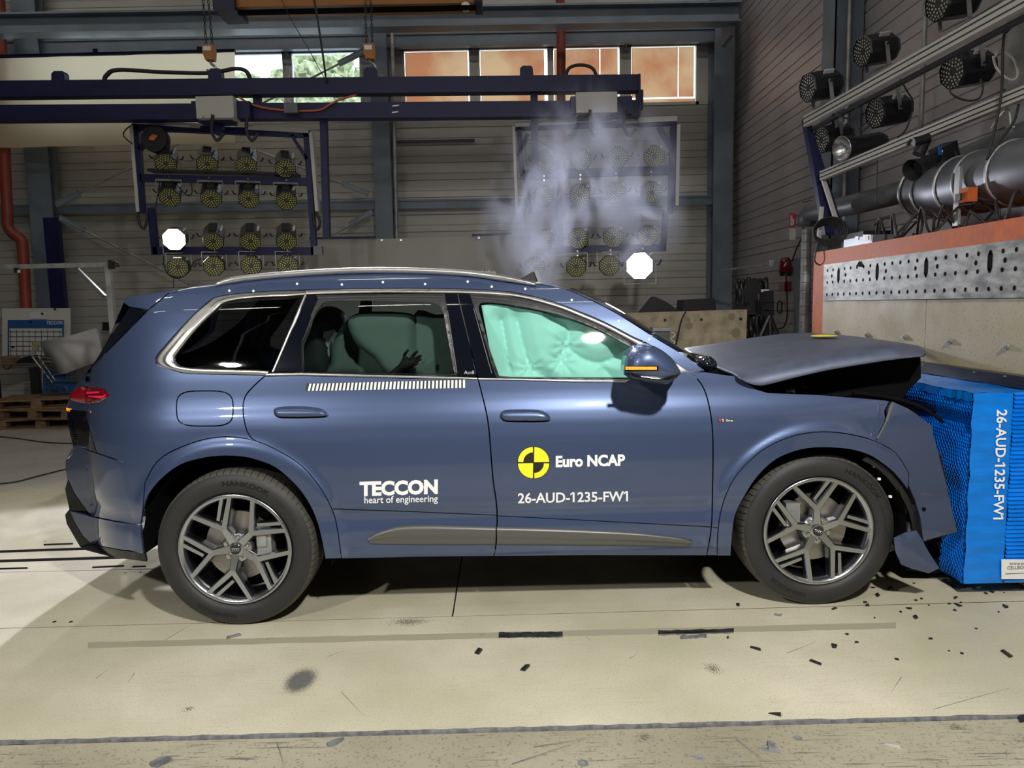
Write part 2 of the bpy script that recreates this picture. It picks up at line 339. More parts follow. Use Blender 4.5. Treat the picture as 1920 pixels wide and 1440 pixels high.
def patch(name,outline,m,parent,off=0.,step=8,holes=(),gap=1.2,flange=.018,puff=0,puffw=10,smooth=True,mirror=False,fn=None,kind=None):
    ol=shrink(outline,gap) if gap else list(outline); hs=[shrink(h,-gap) if gap else list(h) for h in holes]
    v,f,loops,dd=tri(ol,hs,step); W3=hit(v[:,0],v[:,1],off) if fn is None else fn(v)
    if puff:
        t=np.clip(dd/puffw,0,1); W3[:,1]-=puff*np.sqrt(np.clip(1-(1-t)**2,0,1))
    N=nrm(W3[:,0],W3[:,2]) if (fn is None and not puff) else None
    V=W3.tolist(); F=[list(map(int,t)) for t in f]
    # orient towards camera (-Y)
    cyv=np.cross(W3[f[:,1]]-W3[f[:,0]],W3[f[:,2]]-W3[f[:,0]])[:,1]
    F=[t[::-1] if c>0 else t for t,c in zip(F,cyv)]
    nn=[tuple(n) for n in N] if N is not None else None
    if flange:
        for L in loops:
            L=np.array(L); B=hit(L[:,0],L[:,1],off) if fn is None else fn(L); n=len(L); b=len(V)
            V+=B.tolist(); V+=(B+np.array([0,flange,0])).tolist()
            for i in range(n): j=(i+1)%n; F.append([b+i,b+j,b+n+j,b+n+i])
            if nn is not None: nn+=[(0,0,0)]*(2*n)
    if mirror: V=[(x,far(x,y),z) for x,y,z in V]; F=[t[::-1] for t in F]
    me=bpy.data.meshes.new(name); o3=org(parent); me.from_pydata([(a-o3.x,b_-o3.y,c-o3.z) for a,b_,c in V],[],F)
    me.polygons.foreach_set('use_smooth',[i<len(f) for i in range(len(F))])
    if nn is not None:
        if mirror: nn=[(a,-b_,c) for a,b_,c in nn]
        me.normals_split_custom_set_from_vertices(nn)
    return link(name,me,m,parent,kind)
def resamp(c,n):
    c=np.array(c,float); L=np.r_[0,np.cumsum(np.hypot(*np.diff(c,axis=0).T))]; t=np.linspace(0,L[-1],n); return np.stack([np.interp(t,L,c[:,0]),np.interp(t,L,c[:,1])],1)
def ribbon(name,A,B,m,parent,h=.008,off=0.,n=60,rows=9,prof=None,label=None):
    """moulding swept between two edge curves, with a rounded section"""
    A=resamp(A,n); B=resamp(B,n); G=[]; t=np.linspace(0,1,rows)
    for k in t:
        hh=(np.sqrt(max(0,1-(2*k-1)**2)) if prof is None else np.interp(k,*prof)); W=hit(*(A+(B-A)*k).T,off); W[:,1]-=h*hh; G.append(W)
    G=[G[0]+np.array([0,.012,0])]+G+[G[-1]+np.array([0,.012,0])]; mb=MB().grid([[Vector(p) for p in g] for g in G]); o=mb.build(name,m,parent,smooth='all',fix=True)
    if label: o['label']=label
    return o
def flat_text(name,s,o,ux,uy,m,parent,bold=0,off=-.0025,label=None):
    v,f=text_fit(s,o,ux,uy,bold); W3=hit(v[:,0],v[:,1],off); o3=org(parent); me=bpy.data.meshes.new(name); me.from_pydata([tuple(p-np.array(o3)) for p in W3],[],f)
    ob=link(name,me,m,parent)
    if label: ob['label']=label
    return ob
car=thing('car','dark blue SUV with crumpled front end pressed into the blue barrier','car',(HC[0].x+1.55,YC,0))
ARCH_R=cr([(274,1052),(268,1030),(265,1005),(264,985),(269,957),(277,930),(300,900),(337,872),(375,860),(412,855),(450,856),(480,862),(517,877),(555,910),(580,945),(595,980),(605,1020),(610,1048)],3)
FL_R=cr([(272,905),(286,878),(300,861),(325,845),(375,826),(425,819),(480,827),(530,850),(567,875),(597,910),(620,950),(631,985),(640,1047)],3)
ARCH_F=cr([(1370,1042),(1375,982),(1382,957),(1395,932),(1415,900),(1440,873),(1465,856),(1502,843),(1540,839),(1590,842),(1627,852),(1652,867),(1677,887),(1702,917)],3)
FL_F=cr([(1345,1042),(1347,989),(1357,940),(1377,897),(1405,865),(1440,838),(1490,817),(1540,810),(1590,814),(1640,827),(1680,850),(1704,888)],3)
RDL=cr([(497,705),(484,716),(470,730),(460,743),(456,760),(457,783),(463,808),(472,822)],3)
SPLIT=cr([(896,708),(900,725),(910,765),(917,807),(924,895),(932,957),(930,1020),(926,1043)],3)
FCUT=cr([(1295,698),(1315,720),(1327,750),(1335,795),(1337,845),(1336,920),(1334,987),(1325,1042)],3)
CHO=cr([(574,544),(480,548),(412,556),(385,571),(350,604),(312,646),(292,671),(296,684),(325,694),(357,700),(480,703),(497,704)],3)
TOPL=cr([(315,551),(345,542),(410,533),(480,524),(580,517),(680,513),(780,512),(880,516),(960,525),(1015,533),(1060,542),(1097,557),(1147,582),(1185,605),(1235,637),(1285,667),(1322,695)],3)
CHT=cr([(574,544),(720,541),(857,542),(960,548),(1035,566),(1085,584),(1135,605),(1185,631),(1217,646),(1265,680),(1290,697)],3)
def idx(c,x): return min(range(len(c)),key=lambda i:abs(c[i][0]-x))
flr=FL_R; i480=idx(FL_R,478)
side_outer=[(277,582)]+TOPL[:]  # cantrail + A pillar
frame=[(277,582)]+TOPL+[(1292,697)]+CHT[::-1][1:]+CHO[1:]+RDL[1:]+FL_R[:i480+1][::-1]+[(230,866),(181,849),(157,770),(125,766),(131,754),(172,757),(195,750),(204,741),(197,732),(180,726),(150,726),(147,717),(165,693),(175,685)]
def sym(name,outline,m,**k):
    a=patch(name,outline,m,car,**k); b=patch(name,outline,m,car,mirror=True,**{**k,'step':18 if k.get('step',8)<18 else k['step']}); return a,b
FUEL=[(385+53*(abs(math.cos(a))**.55)*(1 if math.cos(a)>0 else -1)-1,766+33*(abs(math.sin(a))**.55)*(1 if math.sin(a)>0 else -1)) for a in np.linspace(0,2*math.pi,40,endpoint=False)]
sym('rear_quarter_panel',frame,'paint',step=6,holes=[FUEL])
patch('fuel_flap',FUEL,'paint',car,step=6)
sym('rear_wheel_arch_trim',ARCH_R[4*3:][::-1]+FL_R+[(610,1048)],'paint',step=5,gap=.7)
sym('rear_bumper',[(181,850),(230,867),(271,884),(272,906),(268,957),(264,984),(215,977),(172,968),(162,958),(140,927),(127,900),(122,885),(122,867),(135,850),(139,834)],'paint',step=6)
patch('lower_bumper',[(172,969),(215,978),(264,985),(265,1005),(268,1030),(270,1037),(220,1030),(170,1020),(155,1005),(140,980),(131,958),(150,963)],'paint',car,step=6,gap=.8)
patch('rear_diffuser',[(122,917),(130,955),(122,965),(125,982),(150,1025),(162,1032),(212,1045),(274,1053),(271,1038),(220,1031),(170,1021),(155,1006),(140,981),(131,957),(162,958),(140,928),(127,901)],'black_plastic',car,step=6,gap=0,off=.006)
rd=sym('rear_door',[(499,705),(567,704),(720,708),(857,711),(895,711)]+SPLIT[1:]+[(780,1045),(640,1048)]+FL_R[i480:][::-1]+RDL[::-1],'paint',step=6)[0]
fd=sym('front_door',[(897,710),(960,712),(1150,716),(1180,712),(1262,700),(1292,697)]+FCUT+[(1100,1042)]+SPLIT[::-1],'paint',step=6)[0]
sym('front_fender',[(1297,698),(1322,697),(1385,706),(1400,717),(1420,730),(1440,736),(1540,740),(1660,750),(1668,752),(1659,770),(1661,790),(1651,806),(1641,828)]+FL_F[:idx(FL_F,1640)][::-1]+[(1326,1042)]+FCUT[::-1],'paint',step=6)
sym('front_wheel_arch_trim',ARCH_F[::-1]+FL_F,'paint',step=5,gap=.7)
fb=sym('front_bumper',[(1675,753),(1702,765),(1720,777),(1747,797),(1750,815),(1760,852),(1772,895),(1782,940),(1795,997),(1731,1015),(1725,970),(1715,937),(1703,910)]+FL_F[idx(FL_F,1644):][::-1]+[(1653,808),(1664,790),(1663,770),(1672,752)],'paint',step=6,gap=.7)[0]
fb['label']='torn front bumper corner'
# spoiler, rear glass edge, windscreen, roof, tail
patch('roof_spoiler',[(231,567),(236,557),(300,548),(345,540),(315,550),(277,581),(242,575)],'paint',car,step=6,gap=.5)
patch('rear_window_edge',[(234,590),(242,576),(275,583),(176,685),(150,716),(181,674),(203,636)],'black_gloss',car,step=8,gap=.5,off=.004)
def loft(name,line,m,n=14,crown=(0,0,.05),off=.0,smooth='all',rows=None):
    L=hit(*np.array(line).T,off); mb=MB(); R=[]
    for k in range(n+1):
        t=k/n; s=math.sin(math.pi*t)**.7; R.append([(a[0]+crown[0]*s,a[1]+(far(a[0],a[1])-a[1])*t+crown[1]*s,a[2]+crown[2]*s) for a in L])
    return mb.grid(R).build(name,m,car,smooth=smooth,fix=False)
loft('roof_panel',TOPL[:idx(TOPL,1060)+1],'paint',crown=(0,0,.035))
ws=loft('windscreen',TOPL[idx(TOPL,1060):],'glass_front',crown=(.10,0,.02)); 
loft('tailgate_glass',[(236,557),(232,567),(203,636),(181,674),(160,702)],'black_gloss',crown=(-.06,0,0))
loft('tailgate',[(160,702),(147,717),(130,745),(124,765),(125,782),(137,837),(124,862)],'paint',crown=(-.05,0,0))
loft('bumper_beam',[(124,862),(123,880),(127,900),(122,917),(130,955),(124,968),(127,985),(150,1025),(212,1045)],'black_plastic',crown=(-.02,0,0))
# dark inner shell (wheel houses, door backs, floor pan)
mb=MB()
for s in (0,1):
    def yy(x,d): y=YN+KX*x+d; return y if not s else far(x,y)
    def shell(lx,z0,z1,d):
        mb.grid([[(x,yy(x,d),z) for x in lx] for z in (z0,z1)])
    shell(np.linspace(-2.02,1.9,8),.40,1.22,.34)
    shell(np.linspace(HC[0].x+.56,HC[1].x-.50,6),.36,1.24,.075)
    shell(np.linspace(-2.0,HC[0].x-.50,4),.50,1.15,.17)
mb.box2((-2.0,YN+.30,.36),(1.55,YC*2-YN-.30,.42)); mb.grid([[(x,y,.46) for x in (-2.05,HC[0].x-.4)] for y in (YN+.3,2*YC-YN-.3)])
mb.box2((1.45,YN+.34,.5),(1.55,YC*2-YN-.34,1.22)); mb.box2((-2.1,YN+.35,.5),(-2.04,YC*2-YN-.35,1.2))
mb.build('inner_shell','void',car)
for c_ in HC:
    A_=[R*math.pi/180 for R in range(-14,195,11)]
    for s_ in (0,1):
        w_=MB(); yv=lambda d: (YN+KX*c_.x+d) if not s_ else far(c_.x,YN+KX*c_.x+d)
        w_.grid([[(c_.x+math.cos(a)*.50,yv(d),.43+math.sin(a)*.50) for a in A_] for d in (.035,.40)]); w_.add([(c_.x+math.cos(a)*.62,yv(.38),max(.12,.43+math.sin(a)*.62)) for a in A_],[list(range(len(A_)))])
        w_.build('wheel_house','void',car)
patch('front_shell',[(1440,738),(1560,743),(1668,756),(1740,795),(1765,880),(1785,985),(1737,1000),(1722,930),(1690,880),(1640,838),(1560,820),(1490,828),(1440,850)],'void',car,off=.03,step=12,gap=0)
MB().grid([[(x,YN+KX*x+d,z) for x in np.linspace(HC[0].x+.52,HC[1].x-.47,10)] for d,z in ((.035,.375),(.07,.345),(.10,.33),(.30,.34))]).build('sill','grey_clad',car)
# rear glass, lamps at tail
tl=patch('tail_lamp',cr([(133,738),(150,726),(180,726),(197,732),(204,741),(195,750),(172,757),(135,752)],4,True),'lamp_red',car,step=5,gap=.4,puff=.012,puffw=6)
for q in ([(140,750),(146,740),(152,735),(186,734),(186,737),(155,739),(149,744),(145,751)],[(165,742),(192,742),(199,739),(198,742),(190,747),(166,744)]): patch('light_guide',q,'lamp_red_lit',tl,off=-.015,step=5,gap=0,flange=0)
tp=patch('corner_panel',[(126,767),(157,771),(181,849),(140,831),(132,818),(126,790)],'black_gloss',car,step=6,gap=.5)
patch('side_marker',[(124,765),(131,767),(131,772),(125,770)],'amber',tp,off=-.006,step=4,gap=0)
mbx=[]
for k in range(12):
    y=776+k*4.1; x=127.5+k*.9
    patch('vent_slat',[(x,y),(x+6+k*.3,y+1.2),(x+7+k*.3,y+2.8),(x+1,y+1.6)],'white_metal',tp,off=-.004,step=5,gap=0,flange=.006)
CU1=cr([(689,1010),(705,1000),(730,991),(755,986),(800,984.5),(860,986),(929,988)],3); CL1=cr([(689,1010),(693,1016),(699,1020),(740,1021.5),(800,1022),(929,1022)],3)
CU2=cr([(932,988),(1010,990),(1135,995),(1200,999),(1235,1003),(1280,1009),(1299,1016)],3); CL2=cr([(932,1022),(1060,1023),(1180,1024),(1250,1025),(1290,1024.5),(1299,1016)],3)
PRF=([0,.06,.5,.62,.95,1],[0,.8,1,.55,.5,0])
for U_,L_,n in ((CU1,CL1,rd),(CU2,CL2,fd)): ribbon('door_cladding',U_,L_,'grey_clad',n,h=.014,off=-.002,prof=PRF,rows=12,label='satin grey side cladding')
# chrome surround
CHI=cr([(566,555),(480,558),(425,566),(405,581),(370,615),(340,652),(327,671),(331,681),(355,690),(480,694),(506,696)],3)
ribbon('window_trim',[(574,545)]+CHO[1:],[(573,553)]+CHI[1:],'satin_trim',car,h=.010,off=-.002,n=110,prof=([0,.1,.45,.55,.9,1],[0,.55,.7,1,1,0]),rows=14)
ribbon('window_trim',CHT[:idx(CHT,857)+1],[(574,552),(720,548.5),(857,549.5)],'satin_trim',car,h=.006,off=-.002)
CHU=cr([(857,549.5),(960,555),(1035,573),(1085,592),(1135,614),(1180,638),(1205,654)],3)
ribbon('window_trim',CHT[idx(CHT,857):idx(CHT,1217)+1],CHU,'satin_trim',car,h=.008,off=-.002)
ribbon('window_trim',[(499,699),(567,698.5),(720,702.5),(857,706),(895,707.5)],[(497,705),(567,704),(720,708),(857,711),(895,712)],'satin_trim',car,h=.006,off=-.002)
ribbon('window_trim',[(897,708),(960,709),(1080,711.5),(1174,712.5)],[(897,712.5),(960,713),(1080,716.5),(1174,717)],'satin_trim',car,h=.006,off=-.002)
patch('window_trim',[(1265,680),(1287,695),(1268,696)],'satin_trim',car,off=-.004,step=6,gap=.1)
ribbon('window_trim',[(573,546),(509,697)],[(577.5,546),(514,697)],'satin_trim',car,h=.003,off=-.005)
# pillars (gloss black) and seals
patch('c_pillar',[(576,550),(598,557),(566,641),(568,697),(511,697)],'black_gloss',rd,step=6,gap=.4)
patch('b_pillar',[(834,550),(857,549),(894,706),(857,706)],'black_gloss',rd,step=6,gap=.5)
patch('b_pillar',[(858,549.5),(881,551),(931,708),(896,707)],'black_gloss',fd,step=6,gap=.5)
GR=cr([(605,569),(592,585)],2)+[(567,643),(569,698),(852,702),(843,650),(832,588)]+cr([(832,588),(824,572),(802,566)],4)[1:]+[(700,564),(630,564)]+cr([(630,564),(612,566),(605,569)],3)[1:-1]
patch('window_seal',[(594,553),(834,550),(857,704),(852,703.5),(567,698.5),(563,698),(563,641)],'seal',rd,step=6,holes=[GR],gap=0,off=.004,puff=.006,puffw=5)
gr=patch('window_glass',GR,'glass_rear',rd,step=12,gap=-1,off=.012,flange=0)
GF=cr([(898,582),(899,571),(912,567),(960,572),(1035,586),(1110,612),(1167,642),(1190,655)],4)+[(1190,708),(960,707),(936,705),(915,645)]
patch('window_seal',[(881,551),(957,556)]+CHU[idx(CHU,965):]+[(1202,712),(960,709),(931,708)],'seal',fd,step=6,holes=[GF],gap=0,off=.004,puff=.006,puffw=5)
gf=patch('window_glass',GF,'glass_front',fd,step=12,gap=-1,off=.012,flange=0)
patch('quarter_glass',CHI+[(508,697),(512,694),(570,556)],'glass_dark',car,step=12,gap=0,off=.008,flange=0)
for a_,b_,d_ in (([(596,557.5),(720,554.5),(830,555)],[(596,559),(720,556),(830,556.5)],rd),([(604,562.5),(720,560),(826,561)],[(604,563.7),(720,561.2),(826,562)],rd),([(886,556),(960,562),(1035,578),(1085,597),(1135,619),(1170,638)],[(886,557.4),(960,563.4),(1035,579.4),(1085,598.4),(1135,620.4),(1170,639.4)],fd),([(838,582),(856,700)],[(840,582),(858,700)],rd),([(887,578),(921,700)],[(889,578),(923,700)],fd)): ribbon('seal_lip',a_,b_,'grey_clad',d_,h=.003,off=-.003,n=20,rows=4)
# far-side pillars and rail so the cabin closes behind the glass
for q in ([(277,582),(345,541),(430,534),(385,572),(300,660),(292,696),(150,720)],[(574,545),(600,548),(560,700),(505,700)],[(834,548),(881,549),(933,708),(857,706)],CHT[idx(CHT,960):]+[(1322,695)]+TOPL[::-1][:idx(TOPL[::-1],960)]): patch('far_pillar',q,'black_plastic',car,step=22,gap=0,mirror=True)
# roof rail
RL=cr([(408,538),(430,531),(480,524),(580,516),(680,511.5),(780,512),(880,517),(950,527),(1006,538)],5); rp=hit(*np.array(RL).T,0)
rail=MB().tube([Vector(p)+Vector((0,-.012,.012)) for p in rp],[.005+.013*min(1,i/6,(len(rp)-1-i)/6) for i in range(len(rp))],10).build('roof_rail','satin_trim',car,smooth='all')
rail=MB().tube([Vector((p[0],far(p[0],p[1])+.012,p[2]+.012)) for p in rp],.02,8).build('roof_rail','satin_trim',car,smooth='all')
# raised panoramic roof wind deflector + broken bits at windscreen header
MB().grid([[P(592,509,4.3),P(650,505,4.3),P(720,503.5,4.3),P(780,505,4.3),P(830,509,4.3)],[P(592,511,4.6),P(650,507,4.9),P(720,506,4.9),P(780,507,4.9),P(830,511,4.6)]]).build('sunroof_frame','black_gloss',car)
MB().prism([P(967,527,4.2),P(1004,507,4.2),P(1014,534,4.2),P(1000,533,4.2)],(0,.03,0)).build('header_flap','black_plastic',car)
MB().bar(P(1004,507,4.19),P(1014,533,4.19),.006,.02).build('header_edge','steel',car)
mbr=MB()
for a,b in (((895,513),(905,509)),((905,509),(912,514)),((912,514),(914,505)),((914,505),(920,513)),((920,513),(926,509)),((926,509),(930,516))): mbr.bar(P(*a,4.3),P(*b,4.3),.008,.012)
mbr.build('crumpled_foil','steel',car)
MB().prism([P(448,517,4.0),P(470,512,4.0),P(500,516,4.0),P(470,520,4.0)],(0,.12,0)).build('roof_antenna','black_gloss',car)
# hood: buckled and lifted
def h3(pts,Y): return [P(x,y,Y) for x,y in pts]
def rs(pts,n):
    c=cr(pts,8); c=np.array(c); s=np.r_[0,np.cumsum(np.hypot(*np.diff(c[:,:2],axis=0).T))]; t=np.linspace(0,s[-1],n); return [tuple(np.interp(t,s,c[:,k])[i] for k in range(c.shape[1])) for i in range(n)]
HL=[([(1396,716),(1412,722),(1432,723),(1500,706),(1565,692),(1665,676),(1727,669)],3.70),([(1386,708),(1410,717),(1432,719),(1500,703),(1565,689),(1665,673),(1731,666)],3.695),
    ([(1378,700),(1440,686),(1500,675),(1560,664),(1620,655),(1680,648),(1736,661)],3.73),([(1350,693),(1440,676),(1500,665),(1560,652),(1620,644),(1680,641),(1733,655)],3.95),
    ([(1322,676),(1400,664),(1480,652),(1560,643),(1620,639),(1680,641),(1728,651)],4.3),([(1300,664),(1380,653),(1460,642),(1540,633),(1610,633),(1680,641),(1722,648)],4.8),([(1277,653),(1360,641),(1440,629),(1505,624),(1590,629),(1680,641),(1712,646)],5.35)]
rows=[[P(x,y,Y) for x,y in rs(p,24)] for p,Y in HL]
hood=MB().grid(rows).build('hood','paint_dusty',car,smooth=False,fix=False); hood['label']='buckled, raised hood'
sm=hood.modifiers.new('s','SUBSURF'); sm.levels=2; sm.render_levels=2; so=hood.modifiers.new('t','SOLIDIFY'); so.thickness=.012
for p in hood.data.polygons: p.use_smooth=True
MB().grid([[P(x,y+3,Y+.06) for x,y in rs(p,12)] for p,Y in HL[1:]]).build('hood_liner','void',car)
# target sticker on hood, cowl, engine-bay parts
from mathutils.bvhtree import BVHTree
_hv=[v for rr in rows for v in rr]; _n=len(rows[0]); _hf=[(i*_n+k,i*_n+k+1,(i+1)*_n+k+1,(i+1)*_n+k) for i in range(len(rows)-1) for k in range(_n-1)]; _bt=BVHTree.FromPolygons(_hv,_hf)
def onhood(x,y,e=.016):
    h_=_bt.ray_cast(Vector((x,y,4)),Vector((0,0,-1))); return Vector((x,y,(h_[0].z if h_[0] else 1.4)+e))
c0=P(1545,633,4.75); sv_=[onhood(c0.x+math.cos(a)*.075,c0.y+math.sin(a)*.12) for a in np.linspace(0,2*math.pi,24,endpoint=False)]; MB().add(sv_+[onhood(c0.x,c0.y,.018)],[(i,(i+1)%24,24) for i in range(24)]).build('hood_target_sticker','yellow_print',car)
MB().lathe(P(1331,684,3.85),(0,1,0),[(.0,-.02),(.035,-.015),(.045,.05),(.03,.30),(0,.32)],20).build('cowl_end','black_gloss',car,smooth='all')
MB().grid([[P(x,y,Y) for x,y in q] for q,Y in (([(1285,667),(1300,678),(1322,694)],3.9),([(1290,662),(1315,668),(1345,680)],4.2),([(1290,660),(1320,664),(1350,676)],4.8))]).build('cowl','black_gloss',car,smooth='all',fix=False)
MB().prism([P(x,y,3.92) for x,y in ((1415,724),(1440,722),(1565,692),(1665,676),(1726,670),(1727,708),(1712,724),(1695,742),(1690,762),(1440,745))],(0,1.0,0)).build('bay_shade_fill','void',car)  # black block filling the open engine bay, standing for its deep shade
eb=MB(); eb.box2((1.45,3.95,.55),(2.02,5.3,1.12)); eb.box2((1.35,4.0,1.0),(1.9,5.1,1.18)); eb.build('engine_bay','void',car)
eb=MB()
for k in range(10):
    x=1.3+.07*k+random.uniform(-.02,.02); eb.tube([(x,3.95+random.uniform(0,.3),1.12),(x+.08,3.9+random.uniform(0,.2),1.19),(x+.2,3.95,1.15)],.012,6)
eb.build('hose','black_plastic',car,smooth='all',kind='stuff')
MB().lathe(P(1478,735,3.95),(.3,-.9,.3),[(0,-.03),(.03,-.02),(.035,.02),(.02,.04),(0,.045)],14).build('strut_mount','steel',car,smooth='all')
MB().tube([P(*q,3.72) for q in cr([(1600,736),(1660,744),(1712,757),(1750,777),(1768,792)],4)],.010,8).build('hood_seal','void',car,smooth='all')
MB().tube([P(*q,3.76) for q in cr([(1560,741),(1620,741),(1680,753),(1725,778)],4)],.012,8).build('wing_rail','void',car,smooth='all')
# crushed radiator support, headlamp remains, dark gap bits at the nose
MB().prism([P(1792,880,4.12),P(1766,850,4.12),P(1772,915,4.12),P(1792,932,4.12),P(1795,905,4.12)],(0,.3,0)).build('headlamp_bracket','black_plastic',car)
MB().prism([P(1675,1000,4.02),P(1700,940,4.02),P(1735,990,4.02),P(1793,990,4.02),P(1792,1035,4.02),P(1765,1075,4.02),P(1700,1070,4.02)],(0,.8,0)).build('front_undertray','void',car)
MB().prism([P(1640,850,3.98),P(1700,900,3.98),P(1765,850,3.98),P(1790,1000,3.98),P(1740,1015,3.98),P(1650,1040,3.98)],(0,.2,0)).build('wheel_house_liner','black_plastic',car)
MB().bar(P(1700,1012,3.78),P(1712,945,3.78),.035,.03).build('crash_strut','duct',car)
def fp(Y,bx=0):
    def fn(v):
        D=[P(a,b,Y) for a,b in v]; A=np.array(D); A[:,1]+=bx*np.sin((A[:,0]-A[:,0].min())*9); return A
    return fn
lf=patch('torn_bumper_flap',[(1676,1009),(1700,1001),(1724,998),(1735,1015),(1748,1040),(1766,1068),(1747,1079),(1715,1070),(1692,1060),(1680,1035)],'paint',car,step=8,gap=0,fn=fp(3.66,.03),flange=.006,puff=.02,puffw=30)
AG=cr([(1626,856),(1660,876),(1690,910),(1712,950),(1722,990)],4); patch('arch_flange',AG+[(x-9,y+7) for x,y in AG[::-1]],'black_plastic',car,step=6,gap=0,off=.03)
for q in ((1648,898),(1669,931),(1640,874)): MB().box(P(*q,3.74),(.014,.012,.012)).build('plastic_clip','white_print',car)
c0=hit([1732],[955],-.001)[0]; MB().cyl(c0,c0+np.array([.0,-.002,0]),.012,16).build('tow_hole','void',car)
MB().bar(P(1674,755,3.66),P(1662,790,3.66),.004,.012).bar(P(1662,790,3.66),P(1645,822,3.66),.003,.007).build('torn_edge','steel',car)
# mirror
mi=thing_m=None
MO=cr([(1170,700),(1171,680),(1178,664),(1192,651),(1215,646),(1237,654),(1258,670),(1269,684),(1276,700),(1262,712),(1245,720),(1210,716),(1180,708)],4,True)
mir=patch('door_mirror',MO,'paint',fd,step=5,gap=0,fn=fp(3.50),puff=.085,puffw=34,flange=.10)
patch('mirror_base',cr([(1171,696),(1200,697),(1240,697),(1274,698),(1262,713),(1245,721),(1210,717),(1180,709)],3,True),'black_gloss',mir,step=5,gap=0,fn=fp(3.497),puff=.088,puffw=18,flange=.06)
ind=MB()
for k in range(20):
    x=1174+k*2.95; a=P(x,690.5,3.408); ind.box(a,(.0055,.006,.014))
ind.build('turn_indicator','amber',mir)
MB().box2(P(1171,687,3.414),P(1234,694.5,3.42)).build('indicator_housing','black_gloss',mir)
MB().bar(P(1248,708,3.5),P(1258,706,3.72),.03,.05).build('mirror_arm','void',mir)
# handles
for L,d in (([(513,770),(520,764),(545,762),(580,763),(604,768),(613,778),(598,781),(540,782),(520,780)],rd),([(938,778),(945,770),(970,768),(1010,769),(1026,775),(1031,786),(1015,789),(965,789),(945,787)],fd)):
    Q=np.array(cr(L,4,True)); cx,cyy=Q.mean(0)
    cup=patch('handle_recess',[(cx+(x-cx)*.55,cyy+8+(y-cyy)*.8) for x,y in Q],'paint',d,step=5,gap=0,off=.001,flange=0); 
    patch('door_handle',[tuple(q) for q in Q],'paint',d,step=4,gap=0,off=-.012,puff=.020,puffw=9,flange=.014)
    patch('handle_shade_patch',[(cx+(x-cx)*.99,cyy+3.2+(y-cyy)*.93) for x,y in Q],'void',d,step=6,gap=0,off=-.002,flange=0)  # flat black copy of the handle outline, painting the shade beneath it
# door bottom creases, their shade painted as thin black strips
for L in ([(624,954),(780,959),(931,965.5)],[(933,966.5),(1140,977),(1335,987.5)],[(1337,988),(1347,989.5)]):
    patch('crease_shade',L+[(x,y+1.3) for x,y in L[::-1]],'void',car,step=20,gap=0,off=-.0012,flange=0)
patch('bumper_sensor',[(217+3.3*math.cos(a),988+4*math.sin(a)) for a in np.linspace(0,6.28,16,endpoint=False)],'paint',car,step=3,gap=0,off=-.0015,flange=.002)
# target dots on the cantrail
for q in ((430,545),(475,545.5),(557,532),(641,533.5),(718,529),(797,532.5),(877,528),(922,537.5),(985,541.5),(1072,562.5),(1160,602),(1217,636)):
    patch('target_dot',[(q[0]+2.3*math.cos(a),q[1]+2.3*math.sin(a)) for a in np.linspace(0,6.28,10,endpoint=False)],'white_print',car,step=3,gap=0,off=-.0015,flange=0)
# stickers and lettering
flat_text('teccon_lettering','TECCON',(674,931),(147,-4.5),(0,-28),'white_print',rd,bold=.05,label='bold white lettering TECCON')
flat_text('slogan_lettering','heart of engineering',(683,948),(138,-3),(0,-17),'white_print',rd,bold=.012,label='white lettering heart of engineering')
flat_text('sponsor_lettering','Euro NCAP',(1042,876.5),(130,-3),(0,-22),'white_print',fd,bold=.04,label='white lettering Euro NCAP')
flat_text('test_number','26-AUD-1235-FW1',(971,944),(206.5,-4),(0,-19.5),'white_print',fd,bold=.02,label='white lettering 26-AUD-1235-FW1')
flat_text('pillar_lettering','Audi',(870,701.5),(19,-.2),(0,-6.5),'satin_trim',rd)
def disc(cx,cy_,r,a0=0,a1=2*math.pi,n=32,inner=0):
    A=np.linspace(a0,a1,n); o=[(cx+r*math.cos(a),cy_-r*math.sin(a)) for a in A]
    if a1-a0<6.2: o+= [(cx,cy_)] if not inner else [(cx+inner*math.cos(a),cy_-inner*math.sin(a)) for a in A[::-1]]
    else: o=o[:-1]
    return o
st=patch('target_sticker',disc(1000.5,867.5,30.5),'black_print',fd,step=8,gap=0,off=-.0015,flange=0); st['label']='yellow and black round target sticker'
for a in range(4):
    a0=a*math.pi/2; g=.9; ox=g*(1 if a in(0,3) else -1); oy=-g*(1 if a in(0,1) else -1)
    patch('target_quadrant',disc(1000.5+ox,867.5+oy,28.4,a0+.02,a0+math.pi/2-.02,12,18.5 if a in(1,3) else 0),'yellow_print',st,step=8,gap=0,off=-.003,flange=0)
sv=patch('side_badge',[(1347,785.5),(1375,785.5),(1375,791),(1347,791)],'black_print',car,step=8,gap=0,off=-.002,flange=0); flat_text('badge_lettering','S line',(1354,790.5),(20,0),(0,-4.8),'white_print',sv,off=-.004); patch('badge_stripe',[(1348,786),(1353,786),(1351,790.5),(1349,790.5)],'red_print',sv,step=8,gap=0,off=-.004,flange=0)
tb=patch('striped_tape',[(575,719),(720,716),(872,712),(872,727),(720,729),(572,733)],'black_print',rd,step=20,gap=0,off=-.001,flange=0); tb['label']='black and white striped measuring tape'
mbs=[];V=[];F=[]
n=41
for k in range(n):
    t=k/(n-1); x=577+t*291; s=(1-t)*3.2; y0=719.5-t*7.2; y1=733-t*5.8; w=3.9-.6*(k in(30,31)); L=[(x+s,y0),(x+s+w,y0),(x+w,y1),(x,y1)]; b=len(V); V+=L; F.append([b,b+1,b+2,b+3])
W3=hit(*np.array(V).T,-.0026); me=bpy.data.meshes.new('white_stripes'); me.from_pydata([tuple(p-np.array(org(rd))) for p in W3],[],F); link('white_stripes',me,'white_print',tb,'stuff')
